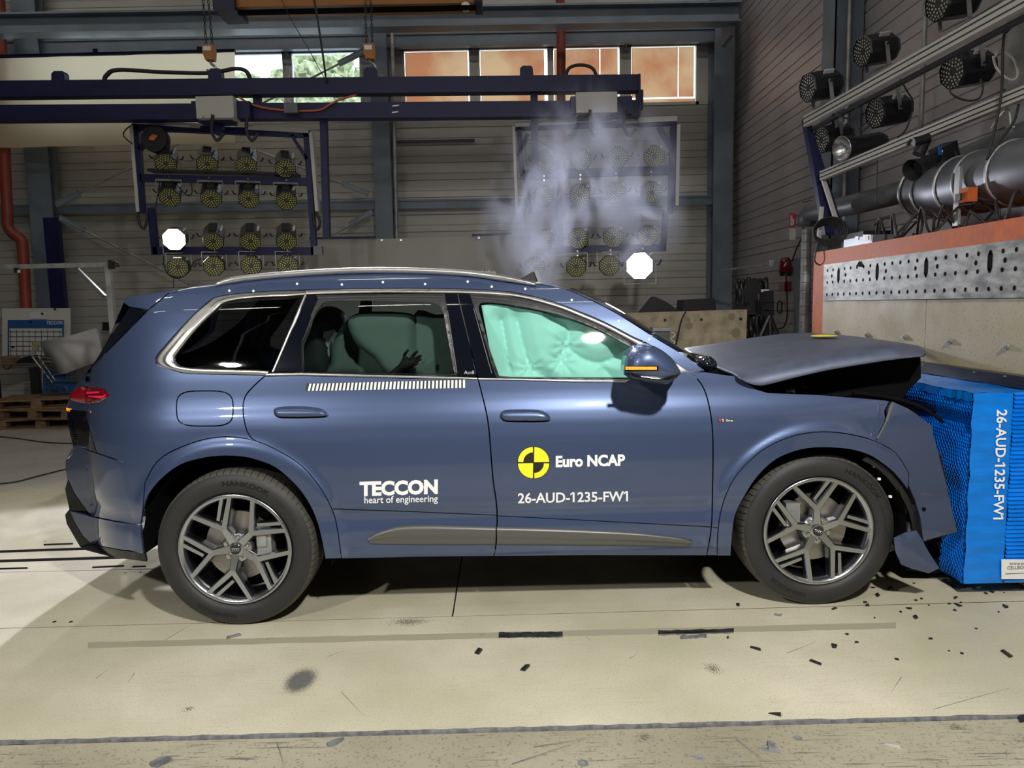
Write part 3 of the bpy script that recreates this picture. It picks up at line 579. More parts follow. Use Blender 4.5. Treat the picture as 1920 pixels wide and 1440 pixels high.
# cabin: seats, airbags, headliner, dummy
def pil(name,pts,m,Y,thick,step=9,w=30,parent=car,label=None,k=4):
    o=patch(name,cr(pts,k,True),m,parent,step=step,gap=0,fn=fp(Y),puff=thick,puffw=w,flange=.05)
    if label: o['label']=label
    return o
QX=cr([(902,565),(960,572),(1035,588),(1110,614),(1175,648),(1200,672),(1200,714),(1100,716),(960,712),(935,705),(918,650)],3)
def quilt(v):
    A=np.array([P(a,b,3.93) for a,b in v]); 
    pts=[(993,660),(1058,612),(1097,640),(1052,678),(1085,690),(1140,670),(965,600),(1010,705),(1150,700)]
    lines=[[(968,596),(978,640),(993,690)],[(1040,595),(1064,615),(1060,645),(1050,676)],[(1062,648),(1090,672),(1130,680),(1176,655)],[(993,690),(1030,712)],[(1130,690),(1150,712)],[(940,600),(955,690)]]
    dd=np.full(len(v),40.)
    for L in lines: dd=np.minimum(dd,dist(v,cr(L,4),closed=False))
    A[:,1]-=.05*np.sqrt(np.clip(dd/26,0,1))
    for (qx,qy) in [(993,690),(1052,678),(1062,648),(1176,655)]:
        r=np.hypot(v[:,0]-qx,v[:,1]-qy); th=np.arctan2(v[:,1]-qy,v[:,0]-qx); A[:,1]+=.010*np.sin(th*9)*np.exp(-(r/24)**2)
    return A
cb=patch('curtain_airbag',QX,'airbag',car,step=4,gap=0,fn=quilt,flange=.03); cb['label']='white inflated airbag filling the front window, mint glass tint painted in'
pil('curtain_airbag',[(905,700),(900,640),(890,600),(895,575),(925,572),(942,600),(950,650),(960,705)],'airbag',4.02,.05)
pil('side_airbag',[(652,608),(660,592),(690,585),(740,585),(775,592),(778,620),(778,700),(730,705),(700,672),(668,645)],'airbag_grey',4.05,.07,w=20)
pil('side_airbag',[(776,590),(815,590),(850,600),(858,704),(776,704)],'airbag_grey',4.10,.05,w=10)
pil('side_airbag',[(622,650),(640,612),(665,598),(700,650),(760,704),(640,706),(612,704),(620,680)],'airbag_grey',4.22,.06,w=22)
pil('seat_back',[(560,705),(566,660),(585,610),(605,600),(622,640),(622,705)],'seat',4.3,.10,w=30)
pil('headrest',[(585,610),(600,580),(622,575),(645,590),(640,618),(612,625)],'seat',4.3,.09,w=18)
pil('headrest_ring',[(600,650),(606,625),(620,612),(628,620),(617,640),(616,675)],'headliner',4.25,.02,w=5)
pil('seat_back',[(880,705),(880,640),(905,590),(935,600),(940,705)],'seat',4.55,.1,w=30)
MB().box2((-1.9,YN+.5,1.75),(.0,2*YC-YN-.5,1.78)).build('headliner','headliner',car)
MB().box2((1.02,4.1,1.0),(1.38,5.2,1.22)).build('dashboard','black_plastic',car)
# test dummy: one continuous skin
dm=bpy.data.meshes.new('crash_test_dummy')
wr=P(745,694,3.93); pa=P(766,682,3.93); SK=[]
def J(p,r,par): SK.append((Vector(p),r,par)); return len(SK)-1
pel=J((-.85,4.38,.62),.15,-1); ch=J((-.86,4.38,.95),.15,pel); sh=J((-.86,4.38,1.15),.10,ch); nk=J((-.84,4.38,1.26),.05,sh); hd=J((-.80,4.38,1.37),.08,nk); ht=J((-.80,4.38,1.46),.065,hd)
s1=J((-.93,4.20,1.12),.055,sh); el=J((-.86,3.98,1.10),.04,s1); w=J(wr,.021,el); pm=J(pa,.030,w)
kn=J((-.40,4.30,.66),.085,pel)
for tip,r,mid in (((766,655),.0085,(757,668)),((784,658),.009,(774,667)),((791,666),.009,(780,673)),((791,673),.0088,(780,678)),((785,681),.008,(776,684))):
    a=J(P(*mid,3.925),r*1.15,pm); b=J(P((mid[0]+tip[0])/2,(mid[1]+tip[1])/2-.6,3.918),r,a); J(P(*tip,3.92),r*.75,b)
o3=org(car); dm.from_pydata([p[0] for p in SK],[(p[2],i) for i,p in enumerate(SK) if p[2]>=0],[])
do=bpy.data.objects.new('crash_test_dummy',dm); COL.objects.link(do); dm.materials.append(M_['vinyl'])
tag(do,'dark crash test dummy seated in the rear, hand raised behind the glass','dummy')
sk=do.modifiers.new('skin','SKIN')
for i,p in enumerate(SK): dm.skin_vertices[0].data[i].radius=(p[1],p[1])
dm.skin_vertices[0].data[0].use_root=True
s2=do.modifiers.new('sub','SUBSURF'); s2.levels=1; s2.render_levels=2
# ---------------------------------------------------------------- wheels
def wheel(name,c,rot):
    """tyre and rim about hub centre c on the outer face, axis +Y inwards"""
    R=.42; w=MB(); cx,cy0,cz=c
    g=bpy.data.objects.new(name,None); COL.objects.link(g); g.parent=car; g.location=Vector(c)-org(car); ORG[g.name]=Vector(c); c=Vector(c)
    pr=[(.298,.020),(.304,.006),(.316,-.005),(.340,-.011),(.370,-.009),(.392,-.002),(.402,.006)]
    w.lathe(c,(0,1,0),pr,96); tr_=MB().lathe(c,(0,1,0),[(.402,.006),(.410,.016),(.4155,.032),(.4185,.055),(.42,.10),(.42,.19),(.416,.25),(.395,.28),(.35,.295),(.29,.27)],96)
    for v in tr_.v:
        if v.z<.001: v.z=.001
    tr_.build('tread','tread_rubber_lit',g,smooth='all')
    for v in w.v:
        if v.z<.001: v.z=.001; v.y-=.004
    w.build('tyre','rubber',g,smooth='all')
    t=MB()
    for k in range(72):   # shoulder sipes
        a=2*math.pi*k/72
        def q(r,y,da=0): return c+Vector((math.cos(a+da)*r,y,math.sin(a+da)*r))
        for (r0,y0,d0),(r1,y1,d1) in (((.4045,.005),(.4120,.015)),((.4120,.015),(.4172,.031)),((.4172,.031),(.4202,.054)),((.4202,.054),(.4212,.095))) if 0 else (((.4045,.005,0),(.4120,.015,.003)),((.4120,.015,.003),(.4172,.031,.009)),((.4172,.031,.009),(.4202,.054,.017)),((.4202,.054,.017),(.4212,.095,.028))): t.add([q(r0,y0,d0),q(r0,y0,d0+.006),q(r1,y1,d1+.006),q(r1,y1,d1)],[(0,1,2,3)])
    for y in (.100,.135,.165,.20): t.lathe(c,(0,1,0),[(.4212,y),(.4212,y+.008)],72)
    t.v=[v for v in t.v]
    for v in t.v:
        if v.z<.003: v.z=.003
    t.build('tread_groove','rubber_text',g,kind='stuff')
    b=MB().lathe(c,(0,1,0),[(.299,.022),(.300,.004),(.294,-.003),(.283,-.001),(.272,.010),(.265,.05),(.258,.12),(.262,.24),(.275,.26)],96).build('rim','rim_metal',g,smooth='all')
    def pt(ang,r,y): return c+Vector((math.cos(math.radians(ang))*r,y,math.sin(math.radians(ang))*r))
    for k in range(5):
        a=rot+72*k; s=MB()
        def beam(p,q,w0,w1,y0,y1,dep=.055):
            p=Vector(p); q=Vector(q); d=(q-p).normalized(); n=Vector((-d.z,0,d.x)); V=[]
            for (e,w,y) in ((p,w0,y0),(q,w1,y1)):
                for (u,dy) in ((-1,dep),(-.95,.012),(-.66,0),(.66,0),(.95,.012),(1,dep)): V.append(e+n*(u*w)+Vector((0,y+dy,0)))
            F=[[i,i+1,i+7,i+6] for i in range(5)]+[[0,1,2,3,4,5],[11,10,9,8,7,6]]
            s.add(V,F)
        sp=pt(a,.122,0); beam(pt(a,.030,0),sp,.030,.021,.018,.006,.05)
        e1=pt(a-24.0,.286,0); e2=pt(a+24.0,.286,0)
        beam(sp,e1,.020,.0155,.006,.002); beam(sp,e2,.020,.0155,.006,.002)
        dd_=(e1-sp).normalized(); nn_=Vector((-dd_.z,0,dd_.x)); s0=sp+nn_*.040+dd_*.035; L0=.02
        while (s0+dd_*L0-c).length<.282: L0+=.002
        beam(s0,s0+dd_*L0,.0125,.0140,.014,.004,.04)
        s.build('spoke','rim_metal',g)
        bt=pt(a+36,.056,.022); MB().lathe(bt,(0,1,0),[(0,-.012),(.010,-.012),(.011,.0),(.019,.002),(.019,.02)],12).build('lug_bolt','steel',g,smooth=True)
    MB().lathe(c,(0,1,0),[(0,.016),(.03,.014),(.04,.020),(.075,.026),(.085,.06)],40).build('hub','rim_metal',g,smooth='all')
    cap=MB().cyl(c+Vector((0,.006,0)),c+Vector((0,.03,0)),.0285,32).build('hub_cap','black_gloss',g)
    rg=MB(); ra=math.radians(0 if rot>250 else -22)
    for k in range(4): 
        cc=c+Vector(((k-1.5)*.0105*math.cos(ra),.001,(k-1.5)*.0105*math.sin(ra))); rg.tube([cc+Vector((math.cos(q)*.0068,0,math.sin(q)*.0068)) for q in np.linspace(0,2*math.pi,16,endpoint=False)],.0012,5,closed=True)
    rg.build('cap_emblem','satin_trim',cap)
    MB().lathe(c,(0,1,0),[(.07,.10),(.075,.085),(.185,.085),(.185,.11),(.07,.11)],48).build('brake_disc','disc_metal',g,smooth=True)
    ca=pt(15 if rot>250 else 150,.15,.065); MB().bar(ca+Vector((-.0,0,-.075)),ca+Vector((.0,0,.075)),.075,.07,up=(0,1,0)).bar(ca+Vector((-.01,-.03,-.03)),ca+Vector((-.01,-.03,.03)),.05,.03,up=(0,1,0)).build('brake_caliper','galv',g)
    MB().lathe(c,(0,1,0),[(0,.16),(.255,.16)],40).build('wheel_back','void',g)
    # sidewall lettering
    for word,a0,h,sp_ in (('HANKOOK',84 if rot>250 else 57,.027,.25),('HANKOOK',256 if rot>250 else 247,.024,.22),('VENTUS',38 if rot>250 else 15,.015,.22)):
        v,f=text_mesh(word,1,.015); v=(v-v.min(0))/(v.max(0)-v.min(0)); L=sp_*(1 if word[0]=='H' else .8); V=[]
        for x,y in v:
            ang=math.radians(a0+12)-(x*L/.36*1.0) ; r=.345+y*h
            V.append(c+Vector((math.cos(ang)*r,-.0128,math.sin(ang)*r)))
        mt=MB(); mt.v=V; mt.f=f; mt.build('sidewall_lettering','rubber_text' if word[0]=='H' else 'rubber',g,fix=False)
    return g
wheel('rear_wheel',(HC[0].x-.008,YN+KX*HC[0].x+.012,.418),260); wheel('front_wheel',(HC[1].x+.040,YN+KX*HC[1].x+.056,.418),239)
for hx in (HC[0].x,HC[1].x):
    MB().lathe((hx,far(hx,YN)-.28,.4165),(0,1,0),[(.1,.0),(.29,0),(.40,.02),(.4165,.06),(.4165,.22),(.40,.27),(.29,.28),(.1,.26)],48).build('far_wheel','rubber',car,smooth=True)
# ================================================================ THE HALL
YB=13.; XR=4.0; ZC=8.6; XL=-13.; YF=-8.
def struct(o): o['kind']='structure'; return o
fl=struct(MB().box2((XL,YF,-.30),(XR+.2,YB+.2,-.022)).build('floor','void'))
def slab(pts,m,z=0.,t=.02,name='floor_slab'): return MB().prism([(p[0],p[1],z-t) for p in pts],(0,0,t)).build(name,m,fl)
jn=[PF(0,1389),PF(1920,1339)]; jf=[PF(0,1178),PF(1920,1127)]
def ext(a,b,x): t=(x-a.x)/(b.x-a.x); return (x,a.y+(b.y-a.y)*t)
A0,A1=ext(*jn,XL),ext(*jn,XR); B0,B1=ext(*jf,XL),ext(*jf,XR); g=.009
slab([(XL,YF),(XR,YF),(A1[0],A1[1]-.022),(A0[0],A0[1]-.022)],'floor_near',z=-.006,t=.016)
slab([(A0[0],A0[1]),(A1[0],A1[1]),(B1[0],B1[1]-g/2),(B0[0],B0[1]-g/2)],'floor_main')
v0=PF(848,1157); v1=PF(857,1100); tx=lambda y:v0.x+(v1.x-v0.x)*(y-v0.y)/(v1.y-v0.y); YM=PF(100,915).y
slab([(B0[0],B0[1]+g/2),(tx(v0.y)-g/2,v0.y+.01),(tx(YM)-g/2,YM-g),(XL,YM-g)],'floor_main')
slab([(tx(v0.y)+g/2,v0.y+.01),(B1[0],B1[1]+g/2),(XR,YM-g),(tx(YM)+g/2,YM-g)],'floor_main')
slab([(XL,YM),(tx(YM)-g,YM),(tx(YM)-g,YB),(XL,YB)],'floor_far_shaded'); slab([(tx(YM)+g,YM),(XR,YM),(XR,YB),(tx(YM)+g,YB)],'floor_far_shaded')
MB().prism([(B0[0],B0[1]-.005,-.010),(B1[0],B1[1]-.005,-.010),(B1[0],B1[1]+.005,-.010),(B0[0],B0[1]+.005,-.010)],(0,0,.0094)).build('joint_shade_strip','void',fl)  # black strip added so the lit joint reads as dark
# worn rubber lip along the near joint
rg=random.Random(3); up=[];lo=[]
for i in range(161):
    x=-4+8*i/160; y=ext(*jn,x)[1]; up.append((x,y+rg.uniform(-.004,.005),.0012)); lo.append((x,y-.013+rg.uniform(-.007,.007),.0012))
MB().grid([lo,up]).grid([[(a,b-.002,-.012) for a,b,c in lo],lo]).build('joint_strip','tape_grey',fl,fix=False)
for a,b,h in (((-10,1037),(160,1031),4.5),((-10,1055),(250,1047),5),((-10,1068.5),(52,1066.5),3),((82,1023),(137,1021),3),((173,1065.5),(233,1062.5),3),((248,1064),(274,1063),2.5)):
    q=[PF(a[0],a[1]),PF(b[0],b[1]),PF(b[0],b[1]-h),PF(a[0],a[1]-h)]; MB().prism([(p.x,p.y,-.003) for p in q],(0,0,.0042)).build('rail_slot','void',fl)
q=[PF(-10,1074),PF(300,1067),PF(300,1066),PF(-10,1073)]; MB().prism([(p.x,p.y,-.003) for p in q],(0,0,.004)).build('rail_joint','groove',fl)
for p,r in (((102,1166),5),((133,1166),5),((84,1015),3),((235,1074),3),((264,1073),3)):
    c=PF(*p); MB().cyl(c-Vector((0,0,.004)),c+Vector((0,0,.001)),r/480,12).build('anchor_hole','void',fl)
def blob(pts,m,name,z=.0012,kk=3,jit=.0):
    q=[PF(*p) for p in (cr(pts,kk,True) if kk else pts)]; return MB().prism([(p.x+rg.uniform(-jit,jit),p.y+rg.uniform(-jit,jit),z-.001) for p in q],(0,0,.001)).build(name,m,fl)
def ragged(x0,y0,x1,y1,h,m,name,n=26,j=.9):
    a=[(x0+(x1-x0)*i/n,y0+(y1-y0)*i/n-h/2+rg.uniform(-j,j)) for i in range(n+1)]; b=[(x0+(x1-x0)*i/n,y0+(y1-y0)*i/n+h/2+rg.uniform(-j,j)) for i in range(n+1)]
    return blob(a+b[::-1],m,name,kk=0)
def stainmat(name,col,sc,th,soft):
    M=bpy.data.materials.new(name); M.use_nodes=True; nt=M.node_tree; nt.nodes.clear(); N=nt.nodes; L=nt.links
    o=N.new('ShaderNodeOutputMaterial'); d=N.new('ShaderNodeBsdfPrincipled'); d.inputs['Base Color'].default_value=(*col,1); d.inputs['Roughness'].default_value=.6; t=N.new('ShaderNodeBsdfTransparent'); mx=N.new('ShaderNodeMixShader')
    tc=N.new('ShaderNodeTexCoord'); n=N.new('ShaderNodeTexNoise'); n.inputs['Scale'].default_value=sc; L.new(tc.outputs['Object'],n.inputs['Vector'])
    gr=N.new('ShaderNodeTexGradient'); gr.gradient_type='SPHERICAL'; mp=N.new('ShaderNodeMapping'); L.new(tc.outputs['Generated'],mp.inputs[0]); mp.inputs['Location'].default_value=(-1,-1,0); mp.inputs['Scale'].default_value=(2,2,0); L.new(mp.outputs[0],gr.inputs[0])
    ad=N.new('ShaderNodeMath'); ad.operation='MULTIPLY_ADD'; L.new(gr.outputs['Fac'],ad.inputs[0]); ad.inputs[1].default_value=soft; L.new(n.outputs[0],ad.inputs[2])
    r=N.new('ShaderNodeMapRange'); r.inputs[1].default_value=th; r.inputs[2].default_value=th+.1; r.inputs[4].default_value=.75; L.new(ad.outputs[0],r.inputs[0]); L.new(r.outputs[0],mx.inputs[0]); L.new(t.outputs[0],mx.inputs[1]); L.new(d.outputs[0],mx.inputs[2]); L.new(mx.outputs[0],o.inputs[0]); MATS[name]=M
stainmat('stain_dark',(.16,.16,.155),420,.66,.50); stainmat('stain_soft',(.22,.20,.16),160,.76,.35); stainmat('band_worn',(.43,.405,.305),9,.22,0)
ragged(165,1210,1680,1173,11,'band_worn','worn_stripe',60,.6)
ragged(935,1191,1055,1190.5,10.5,'tape_grey','floor_tape'); ragged(1234,1187,1376,1183,9,'tape_grey','floor_tape'); ragged(1275,1195,1325,1193,6,'tape_grey','floor_tape',10)
blob([(520,1298),(535,1265),(560,1250),(600,1250),(600,1275),(580,1302),(545,1306)],'stain_dark','oil_stain')
for q in ([(1760,1362),(1800,1372),(1830,1365),(1800,1352)],[(1300,1240),(1340,1238),(1372,1265),(1350,1272)],[(338,1325),(350,1320),(375,1322),(365,1336),(345,1338)],[(700,1160),(760,1152),(845,1156),(780,1172),(700,1182)],[(1180,1370),(1215,1372),(1240,1392),(1200,1392)]): blob(q,'stain_soft','floor_stain')
for p,r in (((1093,1431),10),((1313,1421),9),((1382,1428),5),((621,1397),8),((1496,1384),8),((1438,1404),11)):
    c=PF(*p,-.006); MB().lathe(c,(0,0,1),[(r/900*1.9,-.001),(r/900*1.8,.0015),(r/1000,.0015),(r/1100,-.0),(0,.0)],18).build('floor_anchor','galv',fl,smooth=True)
# slide-over cut marks and scuffs (thin scratches in the slab surface)
def scuff(a,b,w=.6,m='tape_grey'): 
    A=PF(*a);B=PF(*b); d=(B-A).normalized(); n=Vector((-d.y,d.x,0))*w*.0012; MB().prism([A-n+Vector((0,0,.0003)),A+n+Vector((0,0,.0003)),B+Vector((0,0,.0003))],(0,0,.0008)).build('scratch',m,fl)
for a,b in (((310,1200),(360,1170)),((180,1272),(202,1256)),((615,1231),(645,1220)),((1475,1225),(1530,1204)),((1000,1400),(1100,1385)),((960,1432),(1080,1392)),((1380,1385),(1440,1432)),((640,1298),(680,1340)),((252,1262),(240,1280)),((1750,1330),(1895,1290)),((520,1393),(535,1440)),((1100,1195),(1108,1202)),((1690,1270),(1670,1300)),((1180,1235),(1196,1226))): scuff(a,b,1.2)
# ---- back wall with its siding boards
wb_=struct(MB().box2((XL,YB+.014,0),(XR+.2,YB+.10,5.10)).box2((XL,YB+.014,6.16),(XR+.2,YB+.10,ZC)).build('wall_back','groove'))
def strip(name,dim,m): return MB().box((0,0,0),dim).mesh(name)
def addmat(me,m): me.materials.append(M_[m]); return me
sm1=addmat(MB().prism([(-8.55,.014,-.1485),(-8.55,0,-.1425),(-8.55,0,-.045),(-8.55,.012,-.040),(-8.55,.012,-.030),(-8.55,0,-.025),(-8.55,0,.1425),(-8.55,.014,.1485)],(17.1,0,0)).mesh('siding_board'),'siding')
for k in list(range(17))+list(range(21,28)): place('siding_board',sm1,((XL+XR)/2+.0,YB,.15+k*.3+(0 if k<17 else .02)),wb_)
panes=[(-110,28),(118,250),(262,400),(412,533),(547,677),(757,882),(898,1029),(1036,1164),(1181,1307)]
zs0,zs1=5.10,6.16
xs=[(P(a,145,YB).x,P(b,140,YB).x) for a,b in panes]; edges=[XL]
for k,(a,b) in enumerate(xs):
    fr=struct(MB().box2((a-.03,YB-.02,zs0),(b+.03,YB+.08,zs0+.05)).box2((a-.03,YB-.02,zs1-.07),(b+.03,YB+.08,zs1)).box2((a-.03,YB-.02,zs0),(a+.02,YB+.08,zs1)).box2((b-.02,YB-.02,zs0),(b+.03,YB+.08,zs1)).build('window_%d'%(k+1),'galv' if k<5 else 'white_metal'))
    MB().box2((a+.02,YB+.03,zs0+.05),(b-.02,YB+.036,zs1-.07)).build('pane','glass_clear',fr)
    if k>=5:
        w=(b-a)-.06; x0=a+.03
        if k in(6,7,8):
            s=(.0,.70,.73)[k-6] if k>6 else .0
            if s:
                MB().grid([[(x0+w*t/6*s,YB+.02+.004*math.sin(t),z) for t in range(7)] for z in (zs0+.14 if k==8 else zs0+.06,zs1-.08)]).build('blind','blind_orange',fr); MB().grid([[(x0+w*(s+.012+(1-s-.03)*t/4),YB+.02,z) for t in range(5)] for z in (zs0+.14,zs1-.08)]).build('blind','blind_orange',fr)
            else: MB().grid([[(x0+w*t/6*.96,YB+.02,z) for t in range(7)] for z in (zs0+.06,zs1-.08)]).build('blind','blind_orange',fr)
        else: MB().grid([[(x0+w*t/6*.99,YB+.02,z) for t in range(7)] for z in (zs0+.06,zs1-.08)]).build('blind','blind_orange',fr)
        if k==8: MB().grid([[(x0+w*t/6,YB+.02,z) for t in range(7)] for z in (zs0+.05,zs0+.115)]).build('blind','blind_orange',fr)
gaps=[XL]+[q for a,b in xs for q in (a-.03,b+.03)]+[XR+.1]
for i in range(0,len(gaps),2):
    if gaps[i+1]-gaps[i]>.02: MB().box2((gaps[i],YB-.01,zs0),(gaps[i+1],YB+.08,zs1)).build('window_jamb','siding',wb_)
# side wall
wr_=struct(MB().box2((XR+.014,YF,0),(XR+.12,YB+.1,ZC)).build('wall_right','groove'))
sm2=addmat(MB().prism([(.014,-10.6,-.1485),(0,-10.6,-.1425),(0,-10.6,-.045),(.012,-10.6,-.040),(.012,-10.6,-.030),(0,-10.6,-.025),(0,-10.6,.1425),(.014,-10.6,.1485)],(0,21.1,0)).mesh('siding_board'),'siding_side')
for k in range(28): place('siding_board',sm2,(XR,2.5,.15+k*.3),wr_)
struct(MB().box2((XL-.1,YF,0),(XL,YB,ZC)).build('wall_left','hall_dark')); struct(MB().box2((XL,YF-.1,0),(XR,YF,ZC)).build('wall_front','hall_dark')); struct(MB().box2((XL-.1,YF-.1,ZC),(XR+.1,YB+.1,ZC+.1)).build('ceiling','hall_dark'))
# ---- columns, rails, braces
def hcol(px,py,Y,w,depth,label,turn=False,z1=ZC):
    x=P(px,py,Y).x; t=.025
    if not turn: mb=MB().box2((x-w/2,Y,0),(x+w/2,Y+t,z1)).box2((x-.008,Y+t,0),(x+.008,Y+depth-t,z1)).box2((x-w/2,Y+depth-t,0),(x+w/2,Y+depth,z1))
    return struct(mb.build('column','grey_steel'))
c=hcol(68,300,12.55,.40,.22,''); c=hcol(716,300,12.55,.30,.25,''); c=hcol(1356,300,12.55,.32,.4,'')
MB().box2((P(80,408,12.5).x,12.5,0),(P(107,408,12.5).x,12.6,P(90,408,12.5).z)).build('column','navy_steel')['kind']='structure'
yy0=8.3; struct(MB().box2((XR-.34,yy0,0),(XR-.02,yy0+.02,ZC)).box2((XR-.34,yy0,0),(XR-.32,yy0+.32,ZC)).box2((XR-.30,yy0+.3,0),(XR-.02,yy0+.32,ZC)).build('column','grey_steel'))
tag(MB().cyl((XR-.20,yy0-.04,0),(XR-.20,yy0-.04,ZC),.022,10).build('conduit_pipe','galv',smooth=True),'thin grey conduit pipe running up the steel column on the side wall','pipe')
tag(MB().cyl((XR-.08,PX(1732,100,XR-.08).y,2.6),(XR-.08,PX(1732,100,XR-.08).y,ZC),.022,10).build('conduit_pipe','galv',smooth=True),'thin grey conduit pipe on the side wall behind the lamp rail','pipe')
tag(MB().cyl(P(735,60,12.5),P(744,450,12.5),.03,10).build('conduit_pipe','galv',smooth=True),'thin grey pipe beside the middle wall column','pipe')
def xbeam(name,m,pa,pb,Y,h,fl_w=.0,t=.03):
    a=P(*pa,Y); b=P(*pb,Y); mb=MB(); up=(0,0,1)
    mb.bar(a,b,t,h)
    if fl_w: mb.bar(a+Vector((0,0,h/2)),b+Vector((0,0,h/2)),fl_w,.03).bar(a-Vector((0,0,h/2)),b-Vector((0,0,h/2)),fl_w,.03)
    return struct(mb.build(name,m))
xbeam('crane_rail','grey_steel',(-40,49),(1385,26),11.6,.27,.26)
xbeam('trim_1','grey_steel',(-40,92),(1345,66),12.75,.20,.10); xbeam('trim_2','grey_steel',(-40,394),(1345,375),12.75,.13,.06)
MB().box2(P(1378,66,11.6),P(1352,14,12.1)).build('rail_bracket','grey_steel')['kind']='structure'
for i,(a,b,lab) in enumerate((((105,384),(338,268),'thin steel brace rod slanting up from the left column'),((112,408),(362,536),'thin steel brace rod slanting down from the left column'),((480,281),(690,363),'thin steel brace rod behind the left lamp frame, slanting down to the middle column'),((470,205),(680,97),'thin steel brace rod crossing the clear window'),((622,442),(698,397),'short steel brace rod rising to the middle column'))):
    A=P(*a,12.45);B=P(*b,12.45); d=(B-A).normalized(); r=thing('brace_rod',lab,'brace',A); MB().cyl(A,B,.018,8).build('rod','galv',r,smooth=True); e=A if i in(0,1) else B; s=1 if i in(0,1) else -1; MB().bar(e,e+d*.45*s,.03,.10).build('gusset','grey_steel',r)
# drain pipes
tag(MB().tube([P(*q,12.2) for q in cr([(-2,-10),(8,275),(14,400),(15,425),(26,440),(38,448),(43,470),(50,600)],6)],.085,14).build('drain_pipe','red_pipe',smooth='all'),'red drain pipe with an offset bend left of the column','pipe')
tag(MB().tube([P(*q,12.3) for q in ((1050,-5),(1052,60),(1052,240),(1053,420))],.075,14).build('drain_pipe','red_pipe',smooth='all'),'dark red drain pipe running down in front of the orange blinds','pipe')
for q in ((15,390),(44,482)): pass
# cream roller screen hanging on a blue rod
sc=thing('roller_screen','large cream fabric screen hanging from a blue rod over the windows','screen',P(200,270,12.0))
MB().tube([P(-40,107,12.0),P(441,95,12.0)],.03,8).build('rod','navy_steel',sc,smooth=True)
MB().grid([[P(x,a+(b-a)*x/441,12.0)+Vector((0,.012*math.sin(x*.04),0)) for x in range(-40,442,13)] for a,b in ((108,98),(150,142),(190,182),(230,225),(277,268))]).build('fabric','screen_cream',sc,smooth='all')
for x in (180,375): MB().box(P(x,102-(x*.02),12.0),(.08,.05,.10)).build('clip','black_plastic',sc)
# outside: trees seen through the clear windows
rt=random.Random(11)
import bmesh
def tree(x,y,zb,s,label):
    t=thing('tree',label,'tree',(x,y,zb-3),group='trees outside the window'); MB().cyl((x,y,zb-3),(x,y,zb+1),.3*s,8,.2*s).build('trunk','bark',t)
    bm=bmesh.new()
    for k in range(16):
        c=Vector((x+rt.gauss(0,1.5)*s,y+rt.gauss(0,1.2)*s,zb+rt.uniform(0,3.4)*s)); b=bmesh.ops.create_icosphere(bm,subdivisions=3,radius=rt.uniform(.7,1.3)*s,matrix=Matrix.Translation(c))
        for v in b['verts']: v.co+=(v.co-c).normalized()*rt.uniform(-.28,.28)*s
    me=bpy.data.meshes.new('crown'); o3=org(t); bmesh.ops.translate(bm,verts=bm.verts,vec=-o3); bm.to_mesh(me); bm.free(); link('crown',me,'leaf',t)
for px,py,Y,s,l in ((478,150,40,.8,'low rounded tree outside at the left edge of the clear window'),(515,142,44,.8,'low tree outside just left of the window mullion'),(578,124,46,1.0,'leafy tree outside just right of the window mullion'),(628,112,50,1.2,'tallest leafy tree outside behind the clear window'),(668,126,42,.9,'leafy tree outside at the right edge of the clear window'),(600,160,38,.8,'low bushy tree outside in front of the tallest one')):
    t_=P(px,py,Y); tree(t_.x,Y,t_.z-4.0*s,s,l)
# ================================================================ HOIST BEAMS AND LAMPS
YH=9.0; YR=9.2
hb=thing('lighting_gantry','long dark blue double beam hanging from chains above the car','beam',P(600,200,YH))
MB().bar(P(-60,170.5,YH),P(1198,158,YH),.16,P(0,155,YH).z-P(0,185,YH).z).build('upper_beam','navy_steel',hb)
MB().bar(P(-60,215,YH),P(1198,205.5,YH),.16,P(0,200,YH).z-P(0,229,YH).z).build('lower_beam','navy_steel',hb)
MB().bar(P(1196,143,YH-.01),P(1197,219,YH-.01),.03,.20,up=(0,1,0)).build('end_plate','navy_steel',hb)
for x,y in ((109,133),(403,128),(695,126),(988,123)):
    w=11; MB().prism([P(a,b,YH-.05) for a,b in ((x-w-2,y+30),(x-w-2,y+5),(x-w+3,y),(x+w-3,y),(x+w,y+4),(x+w+2,y+30))],(0,.1,0)).build('lifting_lug','navy_steel',hb)
for a,b,w in (((607,222),(613,447),12),((1001,170),(1004,330),13),((483,172),(483,205),12),((1200,170),(1200,205),10)):
    p=P(*a,YH+.05);q=P(*b,YH+.05); MB().bar(p,q,w/1340*YH,.09,up=(0,1,0)).build('post','navy_steel',hb)
for x,y in ((742,199),(741,211)): MB().bar(P(x-6,y,YH-.09),P(x+6,y-1.5,YH-.09),.01,.015).build('white_mark','white_print',hb)
